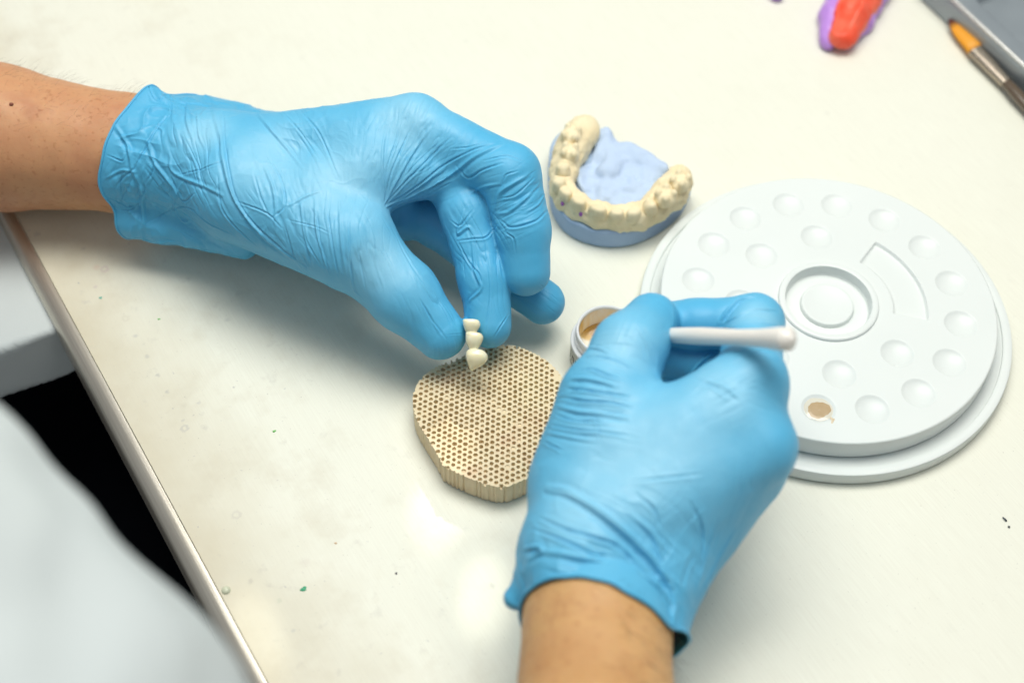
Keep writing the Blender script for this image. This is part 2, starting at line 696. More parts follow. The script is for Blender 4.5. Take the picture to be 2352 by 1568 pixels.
# (line, half width mm, height mm)
FOLDS_L = [
    (_f1((1670, 470), (1800, 620), (1900, 740), (1970, 830)), 1.0, 0.75),
    (_f1((1840, 470), (1960, 600), (2090, 790)), 0.9, 0.7),
    (_f1((1970, 470), (2090, 620), (2200, 880)), 1.0, 0.8),
    (_f1((1230, 410), (1220, 520), (1260, 650)), 1.1, 0.9),
    (_f1((1390, 460), (1440, 640), (1450, 760), (1500, 960), (1570, 1100), (1720, 1290), (1900, 1420)), 1.3, 1.2),
    (_f1((1460, 480), (1470, 700), (1530, 1000), (1640, 1180), (1800, 1330), (2000, 1480)), 1.1, 1.0),
    (_f1((970, 680), (1010, 800), (1110, 930), (1190, 1050)), 1.3, 1.3),
    (_f1((1010, 795), (990, 870), (960, 920)), 1.0, 0.9),
    (_f1((1110, 480), (1040, 560), (970, 680), (890, 830)), 1.2, 1.1),
    (_f1((760, 570), (840, 700), (870, 850)), 1.3, 1.3),
    (_f1((870, 850), (790, 920), (800, 1040)), 1.2, 1.1),
    (_f1((870, 850), (920, 980), (930, 1100), (940, 1230)), 1.4, 1.4),
    (_f1((1110, 760), (1140, 870), (1340, 960), (1440, 1010)), 1.1, 1.1),
    (_f1((1140, 890), (1290, 850), (1440, 800)), 0.8, 0.6),
    (_f1((1120, 900), (1190, 1050), (1260, 1010)), 1.0, 1.0),
    (_f1((1140, 1040), (1150, 1130), (1210, 1190), (1260, 1160)), 1.0, 0.9),
    (_f1((960, 1190), (1200, 1090), (1350, 1190), (1500, 1260)), 1.0, 0.9),
    (_f1((1760, 780), (1840, 920), (1860, 1080), (1790, 1150)), 1.0, 1.0),
    (_f1((1730, 830), (1790, 1000), (1800, 1200)), 1.0, 0.9),
    (_f1((1560, 1060), (1740, 1130), (1830, 1220)), 0.9, 0.8),
    (_f1((1870, 1250), (1900, 1350), (1930, 1440)), 0.9, 0.9),
    (_f1((1890, 1080), (2000, 1020), (2090, 985)), 0.8, 0.6),
    (_f1((1900, 1180), (2060, 1220), (2150, 1260)), 0.7, 0.5),
    (_f1((1980, 1100), (2000, 1300), (2080, 1450)), 0.9, 0.9),
    (_f1((2060, 1050), (2070, 1250), (2130, 1480)), 0.9, 0.9),
    (_f1((1660, 880), (1700, 1020), (1750, 1130)), 1.0, 0.8),
    (_f1((720, 760), (800, 790), (830, 760)), 0.9, 0.8),
    (_f1((700, 900), (800, 850), (880, 860)), 0.9, 0.8),
    (_f1((720, 1030), (830, 1090), (900, 1080)), 0.9, 0.9),
    (_f1((770, 1110), (850, 1110), (930, 1060)), 0.9, 0.8),
    (_f1((1000, 560), (1060, 590), (1060, 640)), 0.8, 0.6),
    (_f1((930, 380), (1010, 430), (1100, 400)), 1.0, 0.8),
    (_f1((1110, 400), (1120, 480), (1090, 520)), 0.9, 0.7),
    (_f1((1290, 480), (1300, 620), (1330, 700)), 0.8, 0.6),
    (_f1((1210, 640), (1290, 820), (1300, 900)), 0.9, 0.7),
    (_f1((1420, 900), (1440, 1080), (1520, 1200), (1660, 1330)), 1.0, 0.9),
    (_f2((110, 650), (130, 800), (170, 960)), 1.0, 0.9),
    (_f2((190, 680), (210, 850), (260, 1010)), 0.9, 0.9),
    (_f2((250, 700), (280, 900), (310, 1040)), 0.9, 0.8),
    (_f2((310, 640), (320, 850), (350, 1060)), 0.9, 0.8),
    (_f2((360, 750), (365, 920), (390, 1090), (430, 1140)), 1.0, 0.9),
    (_f2((400, 850), (430, 1000), (450, 1110)), 0.8, 0.5),
    (_f2((480, 780), (500, 950), (540, 1080)), 0.9, 0.45),
    (_f2((740, 1160), (800, 1260), (860, 1340)), 0.9, 0.8),
    (_f2((800, 1100), (870, 1230), (890, 1270)), 0.8, 0.6),
    (_f2((770, 1190), (830, 1320)), 0.7, 0.5),
    (_f2((890, 1330), (960, 1325)), 0.5, 0.4),
    (_f2((580, 760), (680, 960), (800, 1120)), 1.2, 0.4),
    (_f2((545, 610), (535, 480), (540, 350), (560, 240)), 0.9, 0.7),
    (_f2((548, 615), (560, 460), (600, 340), (630, 230)), 0.8, 0.7),
    (_f2((550, 620), (580, 490), (640, 350), (700, 220)), 0.9, 0.8),
    (_f2((552, 635), (620, 510), (700, 370), (780, 260)), 0.9, 0.8),
    (_f2((556, 640), (650, 540), (760, 430), (880, 310)), 1.0, 0.9),
    (_f2((560, 650), (700, 570), (850, 450), (1000, 370), (1100, 340)), 1.0, 0.9),
    (_f2((565, 655), (750, 580), (900, 490), (1020, 400), (1160, 335)), 1.2, 1.2),
    (_f2((570, 665), (800, 560), (930, 480)), 1.0, 0.8),
    (_f2((610, 560), (720, 430), (840, 320)), 0.7, 0.5),
    (_f2((640, 620), (780, 520), (900, 440)), 0.7, 0.5),
    (_f2((900, 360), (990, 350), (1060, 330)), 0.8, 0.5),
    (_f2((930, 460), (985, 510), (1060, 470), (1150, 440)), 1.1, 1.0),
    (_f2((1000, 590), (1060, 560), (1140, 545)), 0.9, 0.8),
    (_f2((1130, 660), (1150, 590), (1220, 540), (1290, 500)), 1.3, 1.3),
    (_f2((1160, 740), (1210, 770), (1330, 740), (1390, 690)), 1.1, 1.1),
    (_f2((1140, 700), (1190, 690), (1260, 640), (1350, 550)), 1.0, 0.9),
    (_f2((1150, 620), (1230, 600), (1320, 520)), 0.9, 0.7),
    (_f2((1180, 800), (1220, 830), (1230, 890)), 0.9, 0.9),
    (_f2((1290, 690), (1350, 650), (1380, 600)), 0.8, 0.6),
    (_f2((1160, 560), (1180, 500), (1230, 480)), 0.8, 0.8),
    (_f2((1080, 420), (1180, 400), (1250, 420)), 0.9, 0.6),
    (_f2((960, 690), (930, 800), (985, 770), (1015, 830)), 1.0, 1.1),
    (_f2((940, 840), (1010, 830), (1080, 820), (1130, 760)), 0.9, 0.9),
    (_f2((940, 860), (985, 950), (1040, 1020), (1050, 1100)), 0.9, 1.0),
    (_f2((1005, 850), (1020, 1000), (1050, 1090), (985, 1160), (970, 1240)), 0.9, 1.0),
    (_f2((900, 740), (940, 760), (1000, 690)), 0.9, 0.8),
    (_f2((1080, 900), (1100, 1100), (1070, 1350)), 1.0, 0.6),
    (_f2((1140, 860), (1150, 1000), (1180, 1100)), 0.9, 0.6),
    (_f2((1190, 1230), (1120, 1340)), 0.8, 0.7),
    (_f2((1360, 1070), (1450, 1150)), 0.8, 0.5),
]
FOLDS_R = [
    (_f4((590, 440), (650, 450), (720, 480)), 0.8, 0.7),
    (_f4((560, 500), (640, 500), (760, 530), (870, 590)), 1.0, 1.0),
    (_f4((520, 590), (600, 580), (700, 620), (800, 650)), 1.0, 1.0),
    (_f4((480, 640), (600, 650), (760, 690)), 1.0, 0.9),
    (_f4((450, 710), (560, 720), (700, 740), (820, 760)), 1.1, 1.1),
    (_f4((420, 770), (560, 790), (720, 800), (840, 830)), 1.1, 1.1),
    (_f4((395, 830), (520, 860), (700, 880), (820, 900)), 1.1, 1.0),
    (_f4((370, 880), (500, 920), (700, 920)), 1.0, 0.9),
    (_f4((345, 950), (480, 975), (640, 990), (800, 1010)), 1.0, 0.8),
    (_f4((320, 1000), (470, 1030), (600, 1050)), 0.9, 0.6),
    (_f4((295, 1060), (400, 1110)), 0.9, 0.7),
    (_f4((625, 900), (640, 960), (655, 1040)), 0.7, 0.5),
    (_f5((480, 195), (600, 220), (800, 340), (980, 480), (1150, 640), (1270, 800), (1340, 950), (1345, 1090)), 1.9, 1.9),
    (_f5((380, 480), (540, 540), (760, 640), (890, 660)), 1.4, 1.0),
    (_f5((420, 400), (600, 480), (800, 540), (960, 600), (1100, 740), (1250, 880)), 1.4, 1.1),
    (_f5((450, 630), (760, 690), (1000, 750), (1200, 850), (1310, 960)), 1.6, 1.4),
    (_f5((1100, 250), (1200, 340), (1240, 460)), 1.4, 0.7),
    (_f5((1460, 310), (1520, 420), (1540, 560), (1520, 760)), 1.6, 0.8),
    (_f5((1050, 380), (1200, 520), (1260, 700)), 1.4, 0.9),
    (_f5((1640, 420), (1560, 650), (1480, 900)), 1.2, 0.8),
    (_f5((1760, 480), (1640, 700), (1500, 950)), 1.2, 0.8),
    (_f5((320, 610), (400, 600), (440, 630), (350, 680)), 1.2, 1.1),
    (_f4((320, 1360), (450, 1390), (600, 1470)), 1.4, 0.6),
    (_f4((1440, 270), (1500, 190), (1560, 130), (1640, 108)), 1.2, 1.2),
    (_f4((1460, 280), (1560, 230), (1660, 190), (1790, 190)), 0.9, 0.7),
    (_f4((1480, 320), (1650, 280), (1830, 300)), 0.9, 0.7),
    (_f4((1600, 470), (1720, 480), (1830, 540)), 0.9, 0.5),
    (_f4((1260, 600), (1320, 530), (1400, 470)), 0.9, 0.8),
    (_f4((1290, 590), (1370, 540), (1460, 500)), 0.8, 0.6),
    (_f4((1270, 680), (1380, 690), (1490, 760)), 1.0, 0.5),
    (_f4((1300, 640), (1450, 690), (1560, 770)), 0.9, 0.4),
    (_f4((1010, 560), (1020, 610), (1080, 680)), 0.9, 0.6),
    (_f4((980, 380), (1020, 470), (1015, 560)), 0.9, 0.5),
    (_f4((900, 300), (960, 420), (980, 520)), 1.1, 0.35),
    (_f4((1110, 170), (1125, 250), (1100, 330)), 0.7, 0.5),
    (_f4((900, 1310), (1100, 1290), (1300, 1270)), 1.2, 0.4),
]


def apply_folds(V, Q, fn, folds, gain=1.0):
    Nn = vnormals(V, Q)
    D = np.zeros(len(V))
    for fi, (pts, w, h) in enumerate(folds):
        w, h = w * 0.64, h * 0.68
        ridge = fi % 3 == 0 or h > 0.8
        S = spline(pts, 3.0)
        P3, ok = trace(fn, S[:, 0], S[:, 1])
        P3 = P3[ok]
        if len(P3) < 4:
            continue
        jump = np.linalg.norm(np.diff(P3, axis=0), axis=1)
        cut = np.where(jump > 4.0)[0]
        st = 0
        for en in list(cut) + [len(P3) - 1]:
            seg = P3[st:en + 1]
            st = en + 1
            if len(seg) < 4:
                continue
            pn = grad(fn, seg.astype(np.float32))
            T = np.gradient(seg, axis=0)
            T /= np.linalg.norm(T, axis=1, keepdims=True) + 1e-9
            B = np.cross(T, pn)
            env = np.sin(np.pi * np.linspace(0.04, 0.96, len(seg))) ** 0.6
            m = 4.5 * w
            cand = np.where(((V > seg.min(0) - m) & (V < seg.max(0) + m)).all(1))[0]
            for c0 in range(0, len(cand), 20000):
                ci = cand[c0:c0 + 20000]
                d2 = ((V[ci][:, None, :] - seg[None]) ** 2).sum(-1)
                j = d2.argmin(1)
                dv = V[ci] - seg[j]
                u = (dv * B[j]).sum(1)
                lon = np.maximum(np.abs((dv * T[j]).sum(1)) - 0.8, 0)
                face = np.clip((Nn[ci] * pn[j]).sum(1) * 2, 0, 1)
                prof = np.exp(-(u / w) ** 2) - 0.75 * np.exp(-((u - 1.7 * w) / (1.1 * w)) ** 2) \
                    - 0.3 * np.exp(-((u + 1.9 * w) / (1.2 * w)) ** 2)
                if not ridge:
                    prof = 0.55 * np.exp(-((u - 1.15 * w) / (0.9 * w)) ** 2) - np.exp(-(u / (0.55 * w)) ** 2) + 0.4 * np.exp(-((u + 1.2 * w) / w) ** 2)
                dd = h * prof * env[j] * face * np.exp(-(lon / w) ** 2)
                D[ci] += dd * (d2.min(1) < m * m)
    return V + Nn * (np.clip(D, -2.2, 2.4) * gain)[:, None]


def crumple(V, Q, amt, scale, seed, stretch=None):
    Nn = vnormals(V, Q)
    X = V / scale if stretch is None else (V - (V @ stretch)[:, None] * stretch * 0.6) / scale
    wx = np.stack([vnoise(X * 0.5, seed), vnoise(X * 0.5 + 7, seed + 1), vnoise(X * 0.5 + 13, seed + 2)], 1)
    a = 1 - np.abs(vnoise(X + wx * 0.9, seed + 3)) * 2.6
    b = 1 - np.abs(vnoise(X * 1.9 + wx, seed + 4)) * 2.4
    r = np.clip(a, 0, 1) ** 1.6 + 0.45 * np.clip(b, 0, 1) ** 1.5 - 0.35
    return V + Nn * (amt * r)[:, None]


def tension(V, Q, fn, fields):
    """patches of fine, nearly parallel tension wrinkles: centre, reach, direction on the glove, spacing, height"""
    Nn = vnormals(V, Q)
    D = np.zeros(len(V))
    for k, (cx, cy, reach, dx, dy, sp, h) in enumerate(fields):
        c, ok = trace(fn, [cx, cx + dx * 6.0], [cy, cy + dy * 6.0])
        t = c[1] - c[0]
        t /= np.linalg.norm(t) + 1e-9
        d = V - c[0]
        wgt = np.exp(-((d * d).sum(1) / reach ** 2) ** 1.5) * np.clip(-(Nn @ FW) * 2 + 0.3, 0, 1)
        idx = np.where(wgt > 0.02)[0]
        g = grad(fn, c[0][None].astype(np.float32))[0]
        b = np.cross(t, g)
        b /= np.linalg.norm(b) + 1e-9
        X = np.stack([d[idx] @ b / sp, d[idx] @ t / (sp * 9), np.full(len(idx), 3.7 * k)], 1)
        X[:, 0] += 0.5 * vnoise(np.stack([d[idx] @ t / 9.0, d[idx] @ b / 9.0, X[:, 2]], 1), 77)
        q = 1 - np.abs(vnoise(X, 78 + k)) * 2.2
        q = np.clip(q, 0, 1) ** 1.5 * np.clip(0.6 + vnoise(np.stack([d[idx] @ t / 7.0, d[idx] @ b / 5.0, X[:, 2]], 1), 79), 0, 1)
        D[idx] += -h * wgt[idx] * q
    return V + Nn * D[:, None]


TENS_L = [(735, 545, 24, 0.15, 1, 1.7, 0.55), (640, 500, 22, 0.5, 0.9, 1.9, 0.5), (960, 330, 22, -0.45, 0.9, 1.6, 0.42), (900, 330, 16, -0.1, 1, 1.5, 0.4),
          (1010, 420, 16, -0.85, 0.5, 1.6, 0.5), (400, 400, 24, 0.5, 0.85, 2.3, 0.7), (320, 440, 18, -0.4, 0.9, 2.2, 0.7), (480, 400, 20, 0.3, 0.95, 2.0, 0.6), (690, 300, 22, 0.5, 0.86, 2.2, 0.35),
          (1010, 730, 16, 0.5, 0.86, 1.4, 0.45), (880, 600, 22, 0.4, 0.9, 1.8, 0.25), (1190, 430, 13, 0.9, -0.45, 1.5, 0.5), (1180, 500, 10, 0.9, -0.4, 1.4, 0.5),
          (1090, 540, 14, 0.5, 0.86, 1.7, 0.65), (1100, 650, 14, 0.1, 1, 1.7, 0.5), (1240, 690, 10, 0.8, 0.6, 1.6, 0.3), (430, 520, 20, 0.9, 0.4, 2.2, 0.5)]
TENS_R = [(1375, 850, 18, 1, 0.08, 1.8, 0.5), (1320, 960, 20, 1, 0.1, 2.0, 0.55), (1470, 1290, 26, 0.8, 0.6, 2.6, 0.55), (1300, 1290, 18, 1, 0.2, 2.4, 0.55), (1580, 1300, 22, -0.4, 0.9, 2.2, 0.5),
          (1720, 745, 12, 1, -0.25, 1.5, 0.5), (1640, 870, 16, 0.85, -0.5, 1.7, 0.35), (1460, 760, 12, -0.4, 0.9, 1.6, 0.3), (1650, 1180, 22, -0.3, 0.95, 2.4, 0.3), (1770, 860, 14, 0.9, 0.4, 1.8, 0.3)]


# ------------------------------------------------------------------ the person (arms, gloves, coat)
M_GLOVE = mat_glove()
M_SKIN = mat_skin('skin_light', (0.53, 0.265, 0.135), (0.58, 0.305, 0.155), (0.47, 0.21, 0.11))
M_SKIN2 = mat_skin('skin_tanned', (0.55, 0.31, 0.125), (0.60, 0.35, 0.155), (0.44, 0.22, 0.095))
HB, HS = (1.4, 2)

person = thing('person', 'person in a pale lab coat and blue gloves, holding a small dental bridge', 'person',
               A(-100, 1000, 0))


TIGHT_LIT = {1: [((790, 420), 34), ((620, 370), 26), ((880, 600), 20), ((930, 270), 20), ((470, 300), 16)],
         2: [((1480, 1030), 40), ((1420, 790), 20), ((1650, 900), 22), ((1350, 1150), 24), ((1740, 720), 12)]}  # paler glove centres: taut material, plus top-lit brightness painted into the colour


def finish_glove(H, V, Q, wave, seed, parent, arm):
    # the glove lies over the arm, never under it
    sarm = (V - H.p0) @ H.ax
    near = np.where(sarm < 70)[0]
    for _ in range(2):
        d_ = arm(V[near].astype(np.float32))
        g_ = grad(arm, V[near])
        V[near] += g_ * np.clip(1.3 - d_, 0, 6)[:, None]
    V, Q = cut_cuff(V, Q, H, wave)
    loop = border_loop(V, Q)
    # even out the edge, then roll it into a bead
    L = V[loop].copy()
    if seed == 1:
        q_ = proj(L)
        vis = (L @ FW) < np.median(L @ FW) + 12
        c_ = L[np.argmin(((q_ - np.array((338, 218))) ** 2).sum(1) + np.where(vis, 0, 1e6))]
        print('cuff corner', c_, proj(c_))
        V = V + (UP * 5.5 + RT * 1.0)[None] * np.exp(-((V - c_) ** 2).sum(1) / 60.0)[:, None]
        L = V[loop].copy()
    for _ in range(14):
        L = 0.5 * L + 0.25 * (np.roll(L, 1, 0) + np.roll(L, -1, 0))
    V[loop] = L
    me_ = mesh_quads('glove', V, Q)
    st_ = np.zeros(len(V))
    for (px_, py_), rr_ in TIGHT_LIT[seed]:
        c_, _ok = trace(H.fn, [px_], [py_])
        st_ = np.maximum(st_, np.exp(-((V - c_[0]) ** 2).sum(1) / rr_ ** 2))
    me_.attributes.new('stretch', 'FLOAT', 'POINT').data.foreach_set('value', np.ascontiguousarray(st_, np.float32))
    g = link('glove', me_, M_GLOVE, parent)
    C = L[::4]
    C = 0.5 * C + 0.25 * (np.roll(C, 1, 0) + np.roll(C, -1, 0))
    Vt, Ft = tube(list(C) + [C[0], C[1]], 0.62, 8, False)
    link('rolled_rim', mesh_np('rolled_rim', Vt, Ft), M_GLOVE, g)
    return g


def make_left():
    H = build_left()
    V, Q = sculpt(H.fn, H.lo, H.hi, HB, HS)
    # loose cuff, softly buckled
    s = (V - H.p0) @ H.ax
    w = np.clip(1 - s / 62.0, 0, 1) ** 1.2
    Nn = vnormals(V, Q)
    V = V + Nn * (w * (1.2 * vnoise(V / 17.0, 3) + np.clip(s / 12.0, 0.15, 1) * 0.9 * vnoise(V / 8.0, 5) + 0.4))[:, None]
    V = crumple(V, Q, w * 1.15 * np.clip(s / 9.0, 0.12, 1), 11.0, 21)
    w2 = np.clip(1 - np.abs(s - 75) / 60, 0, 1)
    V = crumple(V, Q, w2 * 0.22, 8.0, 31)
    V = V + vnormals(V, Q) * (0.28 * vnoise(V / 13.0, 8) + 0.12 * vnoise(V / 5.0, 9))[:, None]
    V = tension(V, Q, H.fn, TENS_L)
    V = apply_folds(V, Q, H.fn, FOLDS_L, 0.85)
    V[:, 2] = np.maximum(V[:, 2], 0.4)
    finish_glove(H, V, Q, lambda P: 1.6 * vnoise(P / 18.0, 41) + 0.35 * vnoise(P / 7.0, 42)
                 - 13.0 * np.exp(-(((P - A(345, 200, 38)) ** 2).sum(1)) / 170.0)
                 - 3.0 * np.exp(-(((P - A(250, 420, 40)) ** 2).sum(1)) / 200.0), 1, person, forearm_left)


def make_right():
    H = build_right()
    V, Q = sculpt(H.fn, H.lo, H.hi, HB, HS)
    s = (V - H.p0) @ H.ax
    w = np.clip(1 - s / 45.0, 0, 1) ** 1.3
    Nn = vnormals(V, Q)
    V = V + Nn * (w * (1.4 * vnoise(V / 19.0, 13) + 0.5))[:, None]
    V = crumple(V, Q, w * 0.5, 13.0, 51)
    V = V + vnormals(V, Q) * (0.25 * vnoise(V / 14.0, 18) + 0.08 * vnoise(V / 6.0, 19))[:, None]
    V = tension(V, Q, H.fn, TENS_R)
    V = apply_folds(V, Q, H.fn, FOLDS_R, 1.35)
    finish_glove(H, V, Q, lambda P: 1.6 * vnoise(P / 15.0, 61) + 0.6 * vnoise(P / 7.0, 62)
                 + 10.0 * np.exp(-(((P - A(1572, 1520, 45)) ** 2).sum(1)) / 420.0), 2, person, forearm_right)


make_left()
make_right()

V, Q = sculpt(forearm_left, (-420, -20, -8), (-128, 150, 90), 2.2, 1)
Nn = vnormals(V, Q)
V = V + Nn * (0.5 * vnoise(V / 22.0, 71) + 0.18 * vnoise(V / 7.0, 72))[:, None]
arm_l = link('forearm', mesh_quads('forearm', V, Q), M_SKIN, person)
# fine hairs lying along the upper side of the arm
hs = rng.choice(len(V), 9000)
HV, HF = [], []
axis_l = A(300, 355, 36) - A(0, 318, 36)
axis_l = axis_l / np.linalg.norm(axis_l)
Nn = vnormals(V, Q)
cnt = 0
for i in hs:
    n_ = Nn[i]
    if n_ @ UP < 0.05 or V[i][0] > -150 or rng.random() > 0.25 + 0.75 * max(0, n_ @ UP):
        continue
    cnt += 1
    if cnt > 650:
        break
    ln = rng.uniform(3, 7.5)
    d = axis_l * 0.9 + UP * rng.uniform(-0.1, 0.45) + rng.normal(0, 0.25, 3)
    p = V[i] - n_ * 0.1
    pts = [p, p + d * ln * 0.4 + n_ * ln * 0.28, p + d * ln * 0.75 + n_ * ln * 0.38, p + d * ln + n_ * ln * 0.36]
    tv, tf = tube(pts, [0.03, 0.026, 0.018, 0.008], 3, False)
    o_ = len(HV)
    HV += tv
    HF += [tuple(o_ + k for k in f) for f in tf]
M_HAIR = mat('hair', (0.09, 0.05, 0.028), 0.6)
h_ = link('arm_hair', mesh_np('arm_hair', HV, HF), M_HAIR, arm_l)
h_['kind'] = 'stuff'
pm, okm = trace(forearm_left, [26], [240])
Vm, Qm = sculpt(lambda P: ellip(P, pm[0], (1.0, 0.95, 0.8)) + 0.12 * np.sin(P[:, 0] * 3) * np.sin(P[:, 1] * 4),
                pm[0] - 2.6, pm[0] + 2.6, 0.4, 0)
link('mole', mesh_quads('mole', Vm, Qm), mat('mole_brown', (0.24, 0.075, 0.045), 0.5), arm_l)

V, Q = sculpt(forearm_right, (-60, -440, 8), (140, -80, 190), 2.2, 1)
Nn = vnormals(V, Q)
V = V + Nn * (0.5 * vnoise(V / 20.0, 81) + 0.15 * vnoise(V / 7.0, 82))[:, None]
arm_r = link('forearm', mesh_quads('forearm', V, Q), M_SKIN2, person)
arm_r['label'] = 'tanned forearm coming in from the near side'
HV, HF = [], []
axis_r = A(1385, 1350, 56) - A(1370, 1568, 60)
axis_r = axis_r / np.linalg.norm(axis_r)
Nn = vnormals(V, Q)
for i in rng.choice(len(V), 3600):
    n_ = Nn[i]
    if n_ @ RT < 0.1 or n_ @ FW > 0.35 or V[i][1] < -240:
        continue
    ln = rng.uniform(3.5, 8)
    d = -axis_r * 0.5 + RT * 0.6 + rng.normal(0, 0.25, 3)
    d = d / np.linalg.norm(d)
    p = V[i] - n_ * 0.1
    pts = [p, p + d * ln * 0.45 + n_ * ln * 0.14, p + d * ln + n_ * ln * 0.12]
    tv, tf = tube(pts, [0.045, 0.04, 0.012], 3, False)
    o_ = len(HV)
    HV += tv
    HF += [tuple(o_ + k for k in f) for f in tf]
h_ = link('arm_hair', mesh_np('arm_hair', HV, HF), M_HAIR, arm_r)
h_['kind'] = 'stuff'

# lab coat: near front panel leaning over the table edge, far panel beyond the knees, dark trousers between
M_COAT = mat('coat_cotton', (0.60, 0.65, 0.65), 0.85, 0.2)
n = N(M_COAT)
n.out('Base Color', n.ramp(n.noise(9, 3, 0.5), [(0.3, (0.49, 0.535, 0.545)), (0.7, (0.55, 0.595, 0.595))]))
n.out('Normal', n.bump(n.noise(1800, 1), 0.2, 0.0003, n.bump(n.noise(16, 2, 0.5), 0.35, 0.012)))
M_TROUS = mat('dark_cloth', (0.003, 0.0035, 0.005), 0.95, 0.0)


def coat_near(P):
    c = [(A(-545, 1020, 205), 42), (A(-300, 1325, 205), 42), (A(-130, 1560, 195), 42), (A(45, 1735, 185), 42), (A(195, 1945, 180), 42)]
    d = chain(P, c, 16)
    c2 = [(A(-940, 1400, 190), 70), (A(-680, 1800, 180), 80), (A(-300, 2200, 170), 80)]
    return smin(d, chain(P, c2, 30), 40)


cl, ch_ = np.array([-360, -450, 40]), np.array([-40, -10, 330])
V, Q = sculpt(coat_near, cl, ch_, 5.0, 0)
V = V + vnormals(V, Q) * (3.0 * vnoise(V / 30.0, 91) + 1.2 * vnoise(V / 13.0, 92))[:, None]
link('coat_panel', mesh_quads('coat_panel', V, Q), M_COAT, person)


def coat_far(P):
    q = P - A(-70, 690, -25)
    u = (A(140, 797, -25) - A(20, 842, -25))
    u = u / np.linalg.norm(u)
    v = np.array([-u[1], u[0], 0])
    a, b = q @ u, q @ v
    c0 = (A(80, 820, -25) - A(-70, 690, -25)) @ v
    dx = np.abs(a) - 70
    dy = np.maximum(c0 - b, b - 90) if c0 < 0 else np.maximum(b - c0, -90 - b)
    dz = np.abs(q[:, 2]) - 14
    return np.maximum(np.maximum(dx, dy), dz) - 3 + 0.8 * np.sin(a * 0.07) * np.sin(b * 0.05)


c_ = A(-70, 690, -25)
V, Q = sculpt(coat_far, c_ - np.array([130, 130, 40]), c_ + np.array([130, 130, 40]), 2.5, 0)
link('coat_panel', mesh_quads('coat_panel', V, Q), M_COAT, person)


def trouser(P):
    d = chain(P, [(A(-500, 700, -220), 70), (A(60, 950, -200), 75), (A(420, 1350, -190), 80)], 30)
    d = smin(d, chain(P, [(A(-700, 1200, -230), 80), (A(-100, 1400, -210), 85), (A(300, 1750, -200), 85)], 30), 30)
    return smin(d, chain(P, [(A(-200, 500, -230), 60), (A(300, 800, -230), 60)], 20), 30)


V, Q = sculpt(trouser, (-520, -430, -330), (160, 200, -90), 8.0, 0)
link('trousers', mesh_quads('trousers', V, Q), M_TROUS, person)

# ------------------------------------------------------------------ the table
E0, E1 = A(182, 761, 0), A(617, 1568, 0)
ED = (E1 - E0) / np.linalg.norm(E1 - E0)
EN = np.array([ED[1], -ED[0], 0.0])          # outward, off the table
if EN[0] > 0:
    EN = -EN
Fa, Fb = E0 - ED * 900, E1 + ED * 500

M_TABLE = mat('table_laminate', (0.76, 0.755, 0.67), 0.42, 0.35)
n = N(M_TABLE)
rot = math.atan2(ED[1], ED[0])
along = n.mapping((1, 1, 1), (0, 0, -rot))
grain_v = n.add('ShaderNodeMapping')
n.t.links.new(along, grain_v.inputs['Vector'])
grain_v.inputs['Scale'].default_value = (60, 1700, 1)
grain = n.noise(1.0, 3, 0.6, grain_v.outputs[0])
dp = n.add('ShaderNodeVectorMath', operation='DOT_PRODUCT')
n.t.links.new(n.co, dp.inputs[0])
dp.inputs[1].default_value = tuple(-EN)
u_in = n.math('SUBTRACT', dp.outputs['Value'], float((E0 * MM) @ -EN))      # metres in from the edge
base = n.ramp(n.noise(11, 4, 0.55), [(0.3, (0.775, 0.78, 0.68)), (0.7, (0.79, 0.795, 0.70))])
edge_amt = n.math('MULTIPLY', n.remap(n.math('ADD', u_in, n.math('MULTIPLY', n.noise(28, 4, 0.6), 0.05)), 0.012, 0.075, 1, 0, ), 1.0, True)
base = n.mix(n.math('MULTIPLY', edge_amt, 0.9), base, (0.55, 0.49, 0.35))
smud = n.ramp(n.noise(110, 4, 0.6), [(0.62, (0, 0, 0)), (0.74, (1, 1, 1))])
smud_m = n.math('MULTIPLY', smud, n.remap(u_in, 0.02, 0.16, 0.32, 0.07))
base = n.mix(smud_m, base, (0.42, 0.40, 0.36))
dots = n.ramp(n.noise(330, 2, 0.5), [(0.72, (0, 0, 0)), (0.78, (1, 1, 1))])
base = n.mix(n.math('MULTIPLY', dots, n.remap(u_in, 0.0, 0.11, 0.75, 0.10)), base, (0.33, 0.33, 0.36))
stn = n.ramp(n.noise(34, 4, 0.65), [(0.52, (0, 0, 0)), (0.72, (1, 1, 1))])
base = n.mix(n.math('MULTIPLY', stn, n.remap(u_in, 0.0, 0.20, 0.4, 0.04)), base, (0.52, 0.46, 0.34))
spk = n.ramp(n.noise(1100, 1, 0.5), [(0.74, (0, 0, 0)), (0.79, (1, 1, 1))])
base = n.mix(n.math('MULTIPLY', spk, 0.5), base, (0.30, 0.29, 0.27))
base = n.mix(n.remap(grain, 0.35, 0.65, 0.0, 0.16), base, (0.56, 0.53, 0.45))
